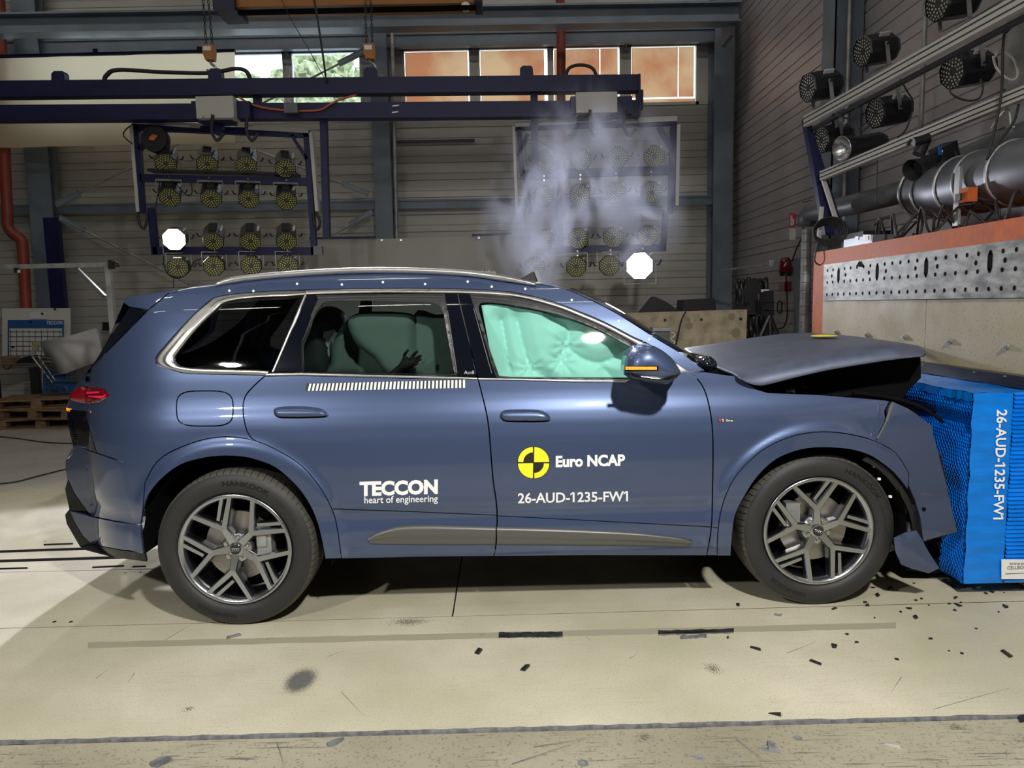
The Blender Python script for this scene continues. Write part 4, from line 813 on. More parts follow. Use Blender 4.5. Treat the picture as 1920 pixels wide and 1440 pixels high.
def chain(name,x0,x1,y0,y1,Y,label):
    r=thing(name,label,'hoist',P(x1+6,y1+20,Y))
    for dx in (0,10+0):
        A=P(x0+dx,y0,Y);B=P(x1+dx*1.15,y1,Y); n=int((B-A).length/.045); mb=MB()
        for k in range(n):
            c=A.lerp(B,(k+.5)/n); pts=[]
            for q in range(8):
                a=q*math.pi/4; u=math.cos(a)*.013; w=math.sin(a)*.028; pts.append(c+(Vector((u,0,w)) if k%2 else Vector((0,u,w))))
            mb.tube(pts,.0055,4,closed=True)
        mb.build('chain','black_plastic',r,kind='stuff')
    c=P(x1+6,y1+14,Y); k=1/1340*Y
    MB().prism([c+Vector((a*k,-.05,b*k)) for a,b in ((-10,13),(9,13),(10,2),(8,-13),(-6,-13),(-10,-2))],(0,.1,0)).build('hook_block','crane_orange',r)
    MB().box(c+Vector((-1*k,-.052,6*k)),(.09,.006,.05)).build('warning_plate','white_print',r)
    MB().tube([c+Vector((a*k,0,b*k)) for a,b in cr([(0,-12),(2,-18),(9,-24),(8,-32),(0,-34),(-6,-28)],4)],.016,8).build('hook','steel',r,smooth='all')
chain('chain_hoist',380,387,-8,86,YH,'orange hook block on twin chains above the left lamp frame'); chain('chain_hoist',685,687,-8,84,YH,'orange hook block on twin chains beside the middle column')
cg=thing('crane_girder','orange crane girder crossing the top edge of the picture','crane',P(660,0,10))
MB().bar(P(447,2,10),P(893,-6,10),.35,P(660,-25,10).z-P(660,18,10).z).build('girder','crane_orange',cg); MB().bar(P(447,24,9.8),P(893,14.5,9.8),.06,.05).build('lower_flange','void',cg)
MB().box(P(432,8,10),(.28,.5,.32)).build('end_carriage','navy_steel',cg); MB().box(P(897,1,10),(.10,.42,.20)).build('end_carriage','navy_steel',cg)
MB().lathe(P(873,12,9.8),(0,1,0),[(0,0),(.06,0),(.06,.05),(0,.05)],16).build('wheel','steel',cg)
wire('hose',[P(*q,YH-.02) for q in ((195,154),(200,141),(222,131),(300,135),(390,137),(440,129),(462,134),(470,152))],.026,'rope',None,'thick black hose arching along the blue beam at left','hose')
wire('hose',[P(*q,YH-.02) for q in ((1060,146),(1066,129),(1083,122),(1103,124),(1114,132),(1119,147))],.022,'rope',None,'short black hose loop on top of the blue beam at right','hose')
wire('hoist_cable',[P(*q,YH-.1) for q in ((588,-8),(596,40),(605,100),(612,155))],.014,'rope',None,'black cable dropping onto the middle of the blue beam','cable')
wire('thin_rope',[P(*q,YH-.1) for q in ((525,-8),(545,35),(580,95),(610,150))],.005,'rope',None,'thin dark rope slanting across the clear window','rope')
wire('power_cable',[P(*q,YH-.1) for q in ((448,182),(470,195),(500,203),(535,207),(565,208),(600,206),(620,195),(640,186),(668,178))],.012,'orange_cable',None,'orange power cable draped along the lower blue beam','cable')
MB().box(P(547,204,YH-.13),(.16,.08,.11)).build('cable_connector','duct'); tag(bpy.data.objects['cable_connector'],'grey plug connector on the orange cable','connector')
# lamp prototype (axis -Y)
def make_par(ledm='led_yellow',on=False,R=.13,L=.26):
    r=thing('led_floodlight','','lamp')
    MB().lathe((0,0,0),(0,1,0),[(0,.17),(R*.80,.17),(R*.98,.13),(R*1.0,-.11),(R*1.03,-.13),(R*.96,-.1425),(R*.95,-.118),(0,-.118)],8,a0=(1,0,0)).build('housing','par_black',r)
    MB().lathe((0,0,0),(0,1,0),[(0,-.122),(R*.95,-.122),(R*.95,-.118)],8,a0=(1,0,0)).build('led_plate','led_plate' if not on else on,r)
    if not on:
        mb=MB()
        for rr,n in ((.32,8),(.50,13),(.69,18),(.87,23)):
            for k in range(n): a=2*math.pi*(k+.3*rr)/n; c=Vector((math.cos(a)*rr*R,-.128,math.sin(a)*rr*R)); mb.add([c+Vector((math.cos(q)*.0086,0,math.sin(q)*.0086)) for q in [i*math.pi/3 for i in range(6)]]+[c+Vector((0,-.004,0))],[(i,(i+1)%6,6) for i in range(6)])
        mb.build('led_array',ledm,r,kind='stuff')
    mb=MB().bar((-R*1.12,0,-.17),(-R*1.12,0,.02),.008,.035,up=(0,1,0)).bar((R*1.12,0,-.17),(R*1.12,0,.02),.008,.035,up=(0,1,0)).bar((-R*1.12,0,-.17),(R*1.12,0,-.17),.035,.008)
    mb.build('yoke','galv',r)
    for s in (-1,1): MB().tube([(s*R*1.1,0,0),(s*R*1.35,0,0),(s*R*1.5,-.01,.045)],.009,6).build('lock_lever','par_black',r)
    mb=MB()
    for k in range(5): mb.box((0,-.05+.022*k,R*.94),(R*.62,.008,.008))
    mb.build('cooling_fin','led_plate',r,kind='stuff')
    MB().box((R*.66,.03,R*.68),(.012,.10,.06),(0,math.radians(-45+90),0)).build('sticker','label_paper',r)
    return r
proto=make_par(); used=[False]
def lamp(loc,rot,label,group,flip=False,pr=None,sc=1.0):
    pr=pr or proto
    if not pr.get('used'): o=pr; o['used']=1
    else: o=copytree(pr)
    del_=o.get('used')
    o.location=loc; o.rotation_euler=rot; o.scale=(sc,sc,sc); tag(o,label,'lamp',group)
    if flip:
        for ch in o.children:
            if ch.name.startswith('yoke'): ch.scale=(1,1,-1)
    return o
ordn=['first','second','third','fourth']; R_=math.radians
def frame(side,rows,tilts,pan,lit):
    G='LED floodlights on the %s lamp frame'%side; rown=['top row','second row','third row','bottom row']
    for ri,row in enumerate(rows):
        for k,(x,y) in enumerate(row):
            lab='%s LED floodlight from the left in the %s of the %s lamp frame'%(ordn[k],rown[ri],side)
            if (ri,k)==lit: continue
            lamp(P(x,y,YR),(R_(tilts[ri]),0,R_(pan+ (x-960)*-.002)),lab,G,flip=ri in(1,3))
LFR=[[(313,298),(390,299),(463,301),(535,307)],[(320,361),(397,363),(467,364),(537,367)],[(330,447),(401,443),(470,443),(537,443)],[(337,500),(403,498),(472,497),(540,497)]]
RFR=[[(1020,300),(1089,298),(1157,294),(1225,292)],[(1020,366),(1087,364),(1153,360),(1220,359)],[(1020,448),(1084,446),(1149,444),(1213,441)],[(1003,500),(1080,500),(1141,498),(1200,497)]]
frame('left',LFR,[36,36,34,6],15,(2,0)); frame('right',RFR,[16,14,10,3],-4,(3,3))
def lit(loc,target,m,power,col,label,sc=1.1):
    pr=make_par(on=m); pr.name='led_floodlight'; d=(Vector(target)-Vector(loc)).normalized(); pr['used']=1
    q=(-d).to_track_quat('Y','Z'); pr.rotation_mode='XYZ'; pr.rotation_euler=q.to_euler(); pr.location=loc; pr.scale=(sc,)*3; tag(pr,label,'lamp')
    light('floodlight_beam','SPOT',Vector(loc)+d*.18*sc,target,power,.11,col,spot=R_(105),blend=.7)
lit(P(330,447,YR),(-2.2,2.0,1.2),'led_on',150,(1,.97,.85),'switched-on LED floodlight glowing white on the left lamp frame')
lit(P(1200,497,YR-.1),(.2,2.0,1.4),'led_on_blue',220,(.90,.92,1),'switched-on LED floodlight glaring white on the right lamp frame',1.35)
for o in bpy.data.objects:
    if 'used' in o: del o['used']
def bars(root,L,m,name,dep=.08):
    for a,b,w in L: MB().bar(P(*a,YR+.02),P(*b,YR+.02),w/1340*YR,dep,up=(0,1,0)).build(name,m,root)
k=YR/1340
lf_=thing('lamp_frame','left dark blue hanging frame carrying rows of floodlights','frame',P(420,400,YR))
bars(lf_,[((252,238),(580,252),12),((575,248),(590,478),10),((258,236),(267,400),9),((284,390),(292,478),11),((265,334),(576,341),13),((289,470),(592,471),14)],'navy_steel','frame_tube')
bars(lf_,[((250,229),(378,238),8),((462,240),(580,247),8),((249,238),(262,398),6),((584,250),(596,397),6)],'white_metal','white_angle',.10)
bars(lf_,[((262,280),(300,240),7),((548,254),(577,300),6)],'navy_steel','corner_brace'); bars(lf_,[((283,321),(560,328),4)],'seal','cable_tray',.2)
MB().box(P(597,470,YR-.05),(.11,.07,.11)).build('junction_box','duct',lf_)
rf_=thing('lamp_frame','right dark blue hanging frame carrying rows of floodlights','frame',P(1120,400,YR))
bars(rf_,[((966,240),(1268,230),9),((973,240),(980,330),9),((1262,236),(1257,400),9),((980,328),(1262,319),15),((1004,470),(1248,464),13),((1248,396),(1243,470),9),((985,330),(995,400),8)],'navy_steel','frame_tube')
bars(rf_,[((966,235),(1079,229),9),((1155,229),(1268,224),9),((963,238),(969,397),5),((1271,235),(1268,386),6)],'white_metal','white_angle',.10)
bars(rf_,[((972,292),(990,252),7),((1235,238),(1260,282),8)],'navy_steel','corner_brace'); bars(rf_,[((1045,372),(1048,470),16)],'navy_steel','centre_post')
for fr_,L in ((lf_,[(317,331),(392,333),(465,335),(537,338),(332,470),(403,470),(471,470),(539,470)]),(rf_,[(1020,330),(1088,328),(1155,325),(1221,322),(1083,471),(1145,469),(1205,466)])):
    for x,y in L:
        for dy in (0,8): MB().box(P(x,y+dy,YR-.05),(.018,.01,.018)).build('bolt','steel',fr_)
for x,y,w,h,lab in ((409,205,64,36,'light grey control box on the blue beam above the left lamp frame'),(1117,196,70,34,'light grey control box on the blue beam above the right lamp frame')):
    r=thing('control_box',lab,'box',P(x,y,YH-.2)); MB().box(P(x,y,YH-.2),(w*k,.2,h*k)).build('enclosure','white_metal',r); MB().box(P(x,y+h/2+6,YH-.1),(w*k*.9,.2,.05)).box(P(x+w/2+16,y+4,YH-.12),(.2,.15,.2)).box(P(x-w/2-8,y+4,YH-.12),(.06,.15,.2)).build('carriage','navy_steel',r)
    MB().bar(P(x+2,y+h/2+4,YH-.05),P(x+3,y+h/2+30,YH-.05),.09,.09,up=(0,1,0)).build('hanger','navy_steel',r)
    for dx in (-w/2+4,w/2-4): MB().box(P(x+dx,y+h/2-4,YH-.31),(.02,.01,.02)).build('screw','steel',r)
    for n_,dx in (('hose',-10),('hose',55)): wire(n_,[P(x+dx,y+10,YH-.32),P(x+dx-2,y+40,YH-.3),P(x+dx+8,y+58,YH-.3),P(x+dx+20,y+45,YH-.3)],.02,'rope',r)
rl=thing('cable_reel','black cable reel with an orange centre hanging at the left lamp frame corner','reel',P(288,260,YR-.15))
MB().lathe(P(288,260,YR-.15),(0,1,0),[(0,0),(.155,0),(.16,.02),(.12,.03),(.12,.09),(.16,.10),(.155,.12),(0,.12)],28).build('drum','par_black',rl,smooth=True); MB().prism([P(279,258,YR-.17),P(286,251,YR-.17),P(295,254,YR-.17),P(288,263,YR-.17),P(280,263,YR-.17)],(0,.03,0)).build('crank','orange_paint',rl)
def cab(pts,lab,r=.008,m='rope',Y=YR-.05): return wire('cable',[P(*q,Y) for q in pts],r,m,None,lab,'cable')
cab([(250,232),(236,243),(232,255),(248,270)],'thin black cable looping off the left lamp frame corner')
cab([(312,250),(313,262),(313,285)],'thin cable from the reel to the first top-row floodlight')
cab([(300,335),(297,360),(290,395)],'thin cable dangling behind the left frame post')
cab([(330,345),(350,365),(360,362),(358,340)],'thin black cable looping between second-row floodlights')
cab([(307,480),(308,500),(320,518),(340,520),(358,500),(368,488),(390,485),(400,482)],'black cable loop under the lower left lamp row')
cab([(258,398),(262,420),(270,428),(276,410),(274,398)],'black hose loop at the lower left frame corner',.018)
cab([(587,398),(590,422),(596,430),(600,415),(592,398)],'black hose loop at the lower right corner of the left frame',.018)
cab([(322,480),(326,510),(325,540)],'thin cable hanging down to the car roof edge',.005)
cab([(1060,290),(1000,262),(985,275),(988,310)],'thin cable inside the right lamp frame corner',.006)
cab([(1200,295),(1190,312),(1185,325),(1205,330)],'thin cable below the third top lamp of the right frame',.006)
cab([(1012,445),(1018,470),(1026,485),(1040,492)],'orange red cable bundle by the lowest right frame row',.010,'orange_cable')
for rows in (LFR,RFR):
    pass
# ================================================================ LEFT BACKGROUND
bd=thing('notice_board','white board with a wall planner standing behind the table','board',P(68,640,12.09))
def flatbox(name,m,x0,y0,x1,y1,Y,t,root): return MB().prism([P(x0,y1,Y),P(x1,y1,Y),P(x1,y0,Y),P(x0,y0,Y)],(0,t,0)).build(name,m,root)
flatbox('board','white_board',4,578,131,672,12.09,.03,bd); pl_=flatbox('planner','paper',16,601,118,671,12.06,.01,bd); flatbox('planner_header','teccon_blue',15,600,118,615,12.045,.01,pl_); flatbox('planner_edge','teccon_blue',116.5,601,119,632,12.04,.01,pl_); flatbox('planner_edge','teccon_blue',14.5,601,16.5,671,12.04,.01,pl_)
v,f=text_fit('TECCON',P(87,608.5,12.03),P(117,608,12.03)-P(87,608.5,12.03),P(87,602,12.03)-P(87,608.5,12.03),.02); mt=MB(); mt.v=[Vector(p) for p in v]; mt.f=f; mt.build('planner_lettering','white_print',pl_,fix=False)
gl=MB()
for i in range(9): gl.bar(P(20+i*11.5,618,12.045),P(20+i*11.5,668,12.045),.008,.004)
for j in range(6): gl.bar(P(17,622+j*9,12.045),P(116,622+j*9,12.045),.004,.010)
gl.build('planner_grid','seal',pl_,kind='stuff'); flatbox('note','paper',56,585,87,598,12.06,.01,bd)
for x,y in ((57,604),(79,588),(103,580),(24,651)): MB().box(P(x,y,12.03),(.03,.02,.03)).build('magnet','black_plastic',bd)
tb_=thing('work_table','brown wooden work table with a dark leg in front of the board','table',P(40,800,11.3))
MB().box2(P(-60,690,11.3),P(78,681,12.0)).build('tabletop','wood',tb_); MB().box2((P(54,690,11.35).x,11.35,0),(P(74,690,11.35).x,11.8,P(60,689,11.35).z)).build('leg','seal',tb_)
MB().box2((P(-50,690,11.35).x,11.35,0),(P(-40,690,11.35).x,11.8,P(60,689,11.35).z)).build('leg','seal',tb_)
tag(MB().prism([P(28,681,11.5),P(40,671,11.5),P(56,667,11.5),P(60,672,11.5),P(64,681,11.5)],(0,.2,0)).build('tool_bag','black_plastic'),'small black bag lying on the wooden table','bag')
tag(MB().prism([P(2,681,11.5),P(3,668,11.5),P(10,672,11.5),P(22,670,11.5),P(24,681,11.5)],(0,.2,0)).build('parts_box','wood'),'low brown box at the left end of the table','box')
wire('cable',[P(*q,11.28) for q in ((5,683),(8,690),(15,692),(22,684))],.01,'rope',None,'short black cable hanging off the table edge','cable')
ct=thing('wire_cart','wire basket cart with a bent plastic sheet standing in it','cart',PF(110,800)); Yc=10.9
mbw=MB(); rim=[(62,668),(178,682),(168,712),(98,718)]
for q in (((60,668),(180,683)),((68,676),(176,686)),((98,714),(150,716)),((60,668),(98,718)),((72,668),(105,716)),((178,683),(165,716))): mbw.tube([P(*q[0],Yc),P(*q[1],Yc)],.011,6)
mbw.build('basket_rim','wire',ct)
mw=MB()
for i in range(16): x=128+i*3.2; mw.tube([P(x,680+(x-128)*.06,Yc),P(x-4,714,Yc)],.005,4)
for j in range(6): mw.tube([P(124,684+j*5.5,Yc),P(176,686+j*5.2,Yc)],.005,4)
for j in range(7): mw.tube([P(70+j*3,674+j*9,Yc),P(92+j*3.4,674+j*9+2,Yc-.1)],.009,5)
mw.build('basket_grid','wire',ct,kind='stuff'); MB().tube([P(*q,Yc-.1) for q in ((79,690),(80,738),(150,736))],.014,6).tube([P(*q,Yc-.1) for q in cr([(92,735),(100,726),(122,724),(126,736)],3)],.009,6).build('cart_frame','wire',ct)
flatbox('side_panel','teccon_blue',80,690,142,738,Yc+.1,.05,ct); flatbox('label_panel','osb',60,640,72,658,Yc+.3,.02,ct); 
for x in (85,140): c=P(x,770,Yc); MB().lathe((c.x,Yc,.05),(0,1,0),[(0,0),(.05,0),(.05,.03),(0,.03)],12).build('wheel','black_plastic',ct)
tag(MB().grid([[P(74,640,11.0),P(118,633,10.8),P(180,615,11.0),P(200,640,11.2)],[P(84,665,11.0),P(121,668,10.75),P(188,655,10.95),P(196,670,11.1)],[P(100,705,11.0),P(125,700,10.75),P(176,680,10.9),P(180,684,11.0)]]).build('plastic_sheet','plastic_sheet',smooth='all'),'creased translucent plastic sheet leaning in the wire cart','sheet')
so=bpy.data.objects['plastic_sheet'].modifiers.new('t','SOLIDIFY'); so.thickness=.006
# pallets
def make_pallet():
    r=thing('wooden_pallet','','pallet')
    d=addmat(MB().box((0,0,0),(1.2,.12,.022)).mesh('deck_board'),'wood'); cbd=addmat(MB().box((0,0,0),(.12,.8,.022)).mesh('cross_board'),'wood'); bl=addmat(MB().box((0,0,0),(.14,.12,.078)).mesh('block'),'wood')
    for y in (-.34,-.17,0,.17,.34): place('deck_board',d,(0,y,.133),r)
    for x in (-.53,0,.53):
        place('cross_board',cbd,(x,0,.111),r)
        for y in (-.34,0,.34): place('block',bl,(x,y,.061),r)
    for y in (-.34,0,.34): place('deck_board',d,(0,y,.011),r)
    return r
pp=make_pallet(); pb=PF(60,806)
for i,(dx,dy,z,rz,lab) in enumerate(((0,.5,0,.15,'wooden pallet at the bottom of the stack left of the car'),(.05,.42,.145,-.12,'wooden pallet in the middle of the stack left of the car'),(-.08,.5,.29,.25,'wooden pallet on top of the stack left of the car'),(1.0,1.0,0,-.3,'wooden pallet lying behind the stack, close to the car tail'),(-1.15,.7,0,.05,'lower wooden pallet at the left edge beside the stack'),(-1.1,.75,.145,-.1,'upper wooden pallet at the left edge beside the stack'),(.95,1.05,.145,-.2,'second wooden pallet behind the stack, close to the car tail'))):
    o=pp if i==0 else copytree(pp); o.location=(pb.x+dx,pb.y+dy,z); o.rotation_euler=(0,0,rz); tag(o,lab,'pallet','wooden pallets')
# aluminium stand
al=thing('aluminium_stand','aluminium profile stand with a diagonal brace left of the car','stand',(P(203,600,7.5).x,7.5,0))
MB().bar(P(-60,502,7.5),P(214,496,7.5),.05,.045).build('top_rail','galv',al); MB().bar(P(203,500,7.5),Vector((P(203,500,7.5).x+.0,7.5,0)),.055,.05,up=(0,1,0)).build('upright','galv',al)
MB().bar(P(142,502,7.5),P(196,556,7.5),.04,.035).build('brace','duct',al); MB().box(P(209,496,7.45),(.04,.06,.09)).bar(P(213,490,7.45),P(222,495,7.45),.02,.02).bar(P(212,497,7.45),P(223,499,7.45),.02,.02).build('clamp','black_plastic',al)
MB().box(P(32,507,7.48),(.035,.05,.05)).build('clamp','black_plastic',al)
tag(flatbox('wall_screen','black_plastic',192,604,232,620,12.4,.05,None),'small dark panel on the wall behind the aluminium stand','panel')
wire('floor_cable',[PF(*q)+Vector((0,0,.01)) for q in ((-20,818),(30,823),(90,831),(150,833),(220,836))],.008,'rope',None,'thin black cable on the dark floor behind the car tail','cable')
wire('floor_cable',[PF(*q)+Vector((0,0,.01)) for q in ((-20,910),(30,905),(80,892),(140,878),(200,870))],.008,'rope',None,'thin black cable curving over the floor near the rear bumper','cable')
# centre and right background
wp=thing('wall_panel','large plain grey wall panel standing behind the car roof','panel',P(800,600,11)); MB().prism([P(560,640,11),P(1040,640,11),P(1040,441,11),P(560,451,11)],(0,.05,0)).build('sheet','sheet_grey',wp)
for x,y in ((716,450),(752,450),(898,446)): MB().box(P(x,y,10.99),(.03,.02,.03)).build('screw','steel',wp)
tag(MB().bar(P(580,447,10.95),P(705,445,10.95),.05,.03).build('dark_rail','navy_steel'),'thin dark rail lying on the left top edge of the grey panel','rail')
tag(MB().bar(P(885,441,10.95),P(960,438,10.95),.05,.03).build('dark_rail','navy_steel'),'thin dark rail lying on the right top edge of the grey panel','rail')
tag(MB().bar(P(735,266,12.9),P(890,263,12.9),.03,.04).build('wall_rod','seal'),'thin dark rod fixed level on the siding','rod')
ob=thing('osb_board','bare chipboard sheet standing behind the hood','board',(P(1290,700,9.4).x,9.4,0)); zt=P(1280,582,9.4).z
MB().prism([P(1140,588,9.4),P(1140,588,9.4)*0+Vector((P(1140,588,9.4).x,9.4,.0)),Vector((P(1396,640,9.4).x,9.4,.0)),P(1401,580,9.4)],(0,.02,0)).build('sheet','osb',ob)
for x,y in ((1247,600),(1315,599),(1389,598)): MB().box(P(x,y,9.39),(.03,.02,.03)).build('bolt','black_plastic',ob)
for x,y,s in ((1292,611,7),(1372,594,7),(1380,624,9),(1291,600,4)): 
    c=P(x,y,9.397); MB().lathe(c,(0,1,0),[(0,0),(s/1340*9.4,0),(s/1340*9.4,.002)],12).build('knot','knot',ob)
wire('cable',[P(*q,9.3) for q in ((1286,584),(1278,600),(1272,625),(1266,655))],.010,'rope',None,'black cable hanging over the chipboard sheet','cable')
pw=thing('power_distributor','grey power distributor box in front of the chipboard','box',P(1235,640,9.0)); flatbox('case','duct',1218,621,1256,650,9.0,.2,pw); MB().box2((P(1220,650,9).x,9.02,0),(P(1254,650,9).x,9.18,P(1240,648,9).z)).build('stand','seal',pw); flatbox('case_lid','galv',1224,614,1258,622,9.0,.2,pw); wire('curly_cable',[P(*q,8.95) for q in ((1258,622),(1266,628),(1258,636),(1266,642),(1258,648))],.01,'cable_white',pw)
tag(MB().prism([Vector((P(1280,584,9.6).x,9.6,0)),P(1280,584,9.6),P(1283,562,9.6),P(1340,559,9.6),P(1343,583,9.6),Vector((P(1343,584,9.6).x,9.6,0))],(0,.4,0)).build('equipment_case','par_black'),'black equipment case standing behind the chipboard top','case')
tag(MB().prism([Vector((P(1205,584,9.7).x,9.7,0)),P(1205,584,9.7),P(1228,556,9.7),P(1250,566,9.7),P(1275,584,9.7),Vector((P(1275,584,9.7).x,9.7,0))],(0,.3,0)).build('equipment_bag','par_black'),'black bag with a slanted top behind the chipboard','bag')
# hanging cables / bag cluster, tripod
hk=thing('cable_bundle','dark bundle of hoses and cables hanging in the corner behind the hood','cable',P(1410,630,9.6),None); hk['group']='cables in the corner'
mb=MB(); rc=random.Random(5)
for i in range(16):
    x=1382+i*3.6; mb.tube([P(*q,9.6+rc.uniform(-.1,.1)) for q in cr([(x,528+rc.uniform(-6,6)),(x+rc.uniform(-4,4),570),(x+rc.uniform(-5,5),610),(x+rc.uniform(-3,3)+3,636+rc.uniform(-6,4))],4)],.035,6)
mb.build('hose','seal',hk,smooth='all',kind='stuff')
tag(MB().bar(P(1355,507,10.5),P(1445,494,9.6),.03,.03).bar(P(1445,488,9.6),P(1445,500,9.6),.06,.06).build('wall_bar','galv'),'grey bar holding hoses in the corner','rail')
tag(MB().prism([P(1397,532,9.5),P(1398,526,9.5),P(1420,522,9.5),P(1428,540,9.5),P(1428,590,9.5),P(1384,590,9.5)],(0,.3,0)).build('dark_jacket','seal'),'dark cloth hanging among the hoses in the corner','cloth')
tp_=thing('tripod','black video tripod with a camera head behind the hood','tripod',PF(1444,760)); Yt=9.0
MB().prism([P(1436,592,Yt),P(1432,585,Yt),P(1434,581,Yt),P(1452,581,Yt),P(1452,592,Yt)],(0,.12,0)).box(P(1440,572,Yt),(.10,.14,.11)).build('head','par_black',tp_)
MB().cyl(P(1443,590,Yt),P(1446,650,Yt),.03,8).build('centre_column','par_black',tp_)
for dx in (-16,3,15): MB().tube([P(1443,592,Yt),P(1443+dx,628,Yt+.1*(dx==3)),Vector((P(1443+dx*2,700,Yt).x,Yt+.1*(dx==3),.0))],[.03,.028,.02],8).build('leg','par_black',tp_)
MB().box(P(1437,556,Yt),(.11,.2,.14)).build('camera_body','par_black',tp_); MB().box(P(1434,545,Yt-.02),(.09,.03,.03)).build('camera_label','white_print',tp_)
bc=thing('warning_beacon','red rotating beacon lamp on the side wall','lamp',PX(1474,490,XR-.1)); c=PX(1473,496,XR-.1)
MB().lathe(c,(0,0,1),[(0,-.11),(.10,-.11),(.09,-.04),(.075,.06),(.05,.10),(0,.10)],16).build('dome','lamp_red',bc,smooth=True); MB().lathe(c,(0,0,1),[(0,-.16),(.08,-.16),(.08,-.11),(0,-.11)],16).build('base','par_black',bc)
tag(MB().box(PX(1472,538,XR-.05),(.10,.22,.13)).build('alarm_box','lamp_red'),'small red alarm box below the beacon','box')
wire('cable',[PX(*q,XR-.04) for q in ((1476,500),(1474,520),(1475,545),(1476,590),(1470,612),(1458,617))],.010,'rope',None,'thin cable running down the side wall from the beacon','cable')
wire('cable',[PX(*q,XR-.04) for q in ((1485,490),(1492,470),(1503,445),(1506,425))],.010,'rope',None,'thin cable rising from the beacon to the duct','cable')
sg=thing('exit_sign','red and white safety sign on the side wall','sign',PX(1485,412,XR)); 
def wallplate(name,m,x0,y0,x1,y1,X,t,root): return MB().prism([PX(x0,y1,X),PX(x1,y1,X),PX(x1,y0,X),PX(x0,y0,X)],(t,0,0)).build(name,m,root)
wallplate('plate','red_print',1480,400,1490,426,XR-.012,.01,sg); wallplate('pictogram','white_print',1482,404,1485,423,XR-.016,.004,sg); wallplate('pictogram','white_print',1486,410,1488.5,422,XR-.016,.004,sg); wallplate('lower_plate','label_paper',1480,428,1490,450,XR-.012,.01,sg)
tag(MB().lathe(PX(1461,576,XR-.03),(1,0,0),[(.10,0),(.10,.01),(.085,.01),(.085,0)],20).build('round_sign','seal'),'round dark outlined sign on the side wall by the tripod','sign')
struct(MB().prism([PX(1488,640,XR-.06),PX(1512,640,XR-.06),PX(1512,487,XR-.06),PX(1488,489,XR-.06)],(.05,0,0)).build('door_1','grey_steel'))
MB().box(PX(1505,573,XR-.08),(.02,.06,.10)).build('door_label','yellow_print',bpy.data.objects['door_1'])
# spiral duct: vertical pole with ribs + elbow + run to the right
Xd=3.35; sd=thing('spiral_duct','thin galvanised spiral duct rising beside the orange block','duct',PX(1513,625,Xd)); a=PX(1512,430,Xd); yv=a.y
MB().cyl((Xd,yv,.2),(Xd,yv,a.z),.055,16).build('riser','galv',sd,smooth=True)
rb=MB()
for i in range(26): rb.lathe((Xd,yv,.5+i*.09),(0,0,1),[(.055,0),(.060,.006),(.055,.012)],16)
rb.build('seam_rib','galv',sd,kind='stuff',smooth=True)
ed=thing('exhaust_duct','grey ventilation duct bending along the side wall','duct',PX(1610,390,3.5))
MB().tube([PX(1513,425,Xd),PX(1514,406,Xd),PX(1520,398,Xd),PX(1540,394,3.3),PX(1600,384,3.4),PX(1722,352,3.5)],.10,18).build('small_duct','duct',ed,smooth='all')
Y0=PX(1730,345,3.45).y
bigc=[PX(1735,358,3.5),PX(1790,352,3.5),PX(1850,338,3.5),PX(1935,318,3.5)]
MB().tube([bigc[0]+(bigc[0]-bigc[1])*.08]+bigc+[bigc[3]+(bigc[3]-bigc[2])*3],[.16,.215,.22,.22,.22,.22],28).build('large_duct','duct',ed,smooth='all')
for t in (0,.15,.42,.62,.9): 
    i=min(2,int(t*3)); f=t*3-i; c=bigc[i].lerp(bigc[i+1],f); d=(bigc[i+1]-bigc[i]).normalized(); MB().lathe(c,d,[(.222,-.012),(.232,-.008),(.232,.008),(.222,.012)],28).build('duct_flange','galv',ed,smooth=True)
MB().tube([PX(*q,3.75) for q in cr([(1800,318),(1850,300),(1935,268)],4)]+[PX(1935,268,3.75)+(PX(1935,268,3.75)-PX(1850,300,3.75))*2],.17,20).build('upper_duct','duct',ed,smooth='all')
ac=thing('duct_actuator','small red motor actuator on the duct','motor',PX(1815,368,3.25)); c=PX(1815,366,3.25); MB().box(c,(.07,.10,.10)).build('housing','orange_paint',ac); MB().box(c+Vector((-.055,.02,-.01)),(.012,.06,.05)).build('dial','par_black',ac); MB().bar(c+Vector((0,.12,-.2)),c+Vector((0,.12,.22)),.02,.06).build('bracket','galv',ac)
tag(MB().prism([PX(1884,290,3.9),PX(1935,280,3.9),PX(1935,-10,3.9),PX(1888,-10,3.9)],(.04,0,0)).build('sheet_metal_panel','galv'),'galvanised sheet metal panel hanging on the wall behind the lamp rails','panel')
# lamp rails on the right
Ra,Rb=P(1511,228,7.1),P(1940,-10,4.55); Rc,Rd=P(1541,330,7.0),P(1940,166,4.85); Rb=Ra+(Rb-Ra)*1.8; Rd=Rc+(Rd-Rc)*2.0
def rail(a,b,lab,h):
    r=thing('aluminium_rail',lab,'rail',a); d=(b-a).normalized(); u=Vector((0,0,1)); MB().bar(a,b,.05,h).build('profile','white_metal',r); s=Vector((-.03,0,0))
    for dz in (-h*.22,h*.22): MB().bar(a+s*.9+Vector((0,0,dz)),b+s*.9+Vector((0,0,dz)),.006,.008).build('slot','par_black',r)
    return r
rail(Ra,Rb,'upper aluminium rail with floodlights above the impact block',.10); rail(Rc,Rd,'lower aluminium rail holding a camera above the impact block',.085)
tag(MB().bar(Ra+Vector((.06,0,-.075)),Rb+Vector((.06,0,-.075)),.04,.03).build('underside_bar','seal'),'dark bar standing in for the underside of the upper aluminium rail','rail')  # dark bar added for the thin dark underside of the rail
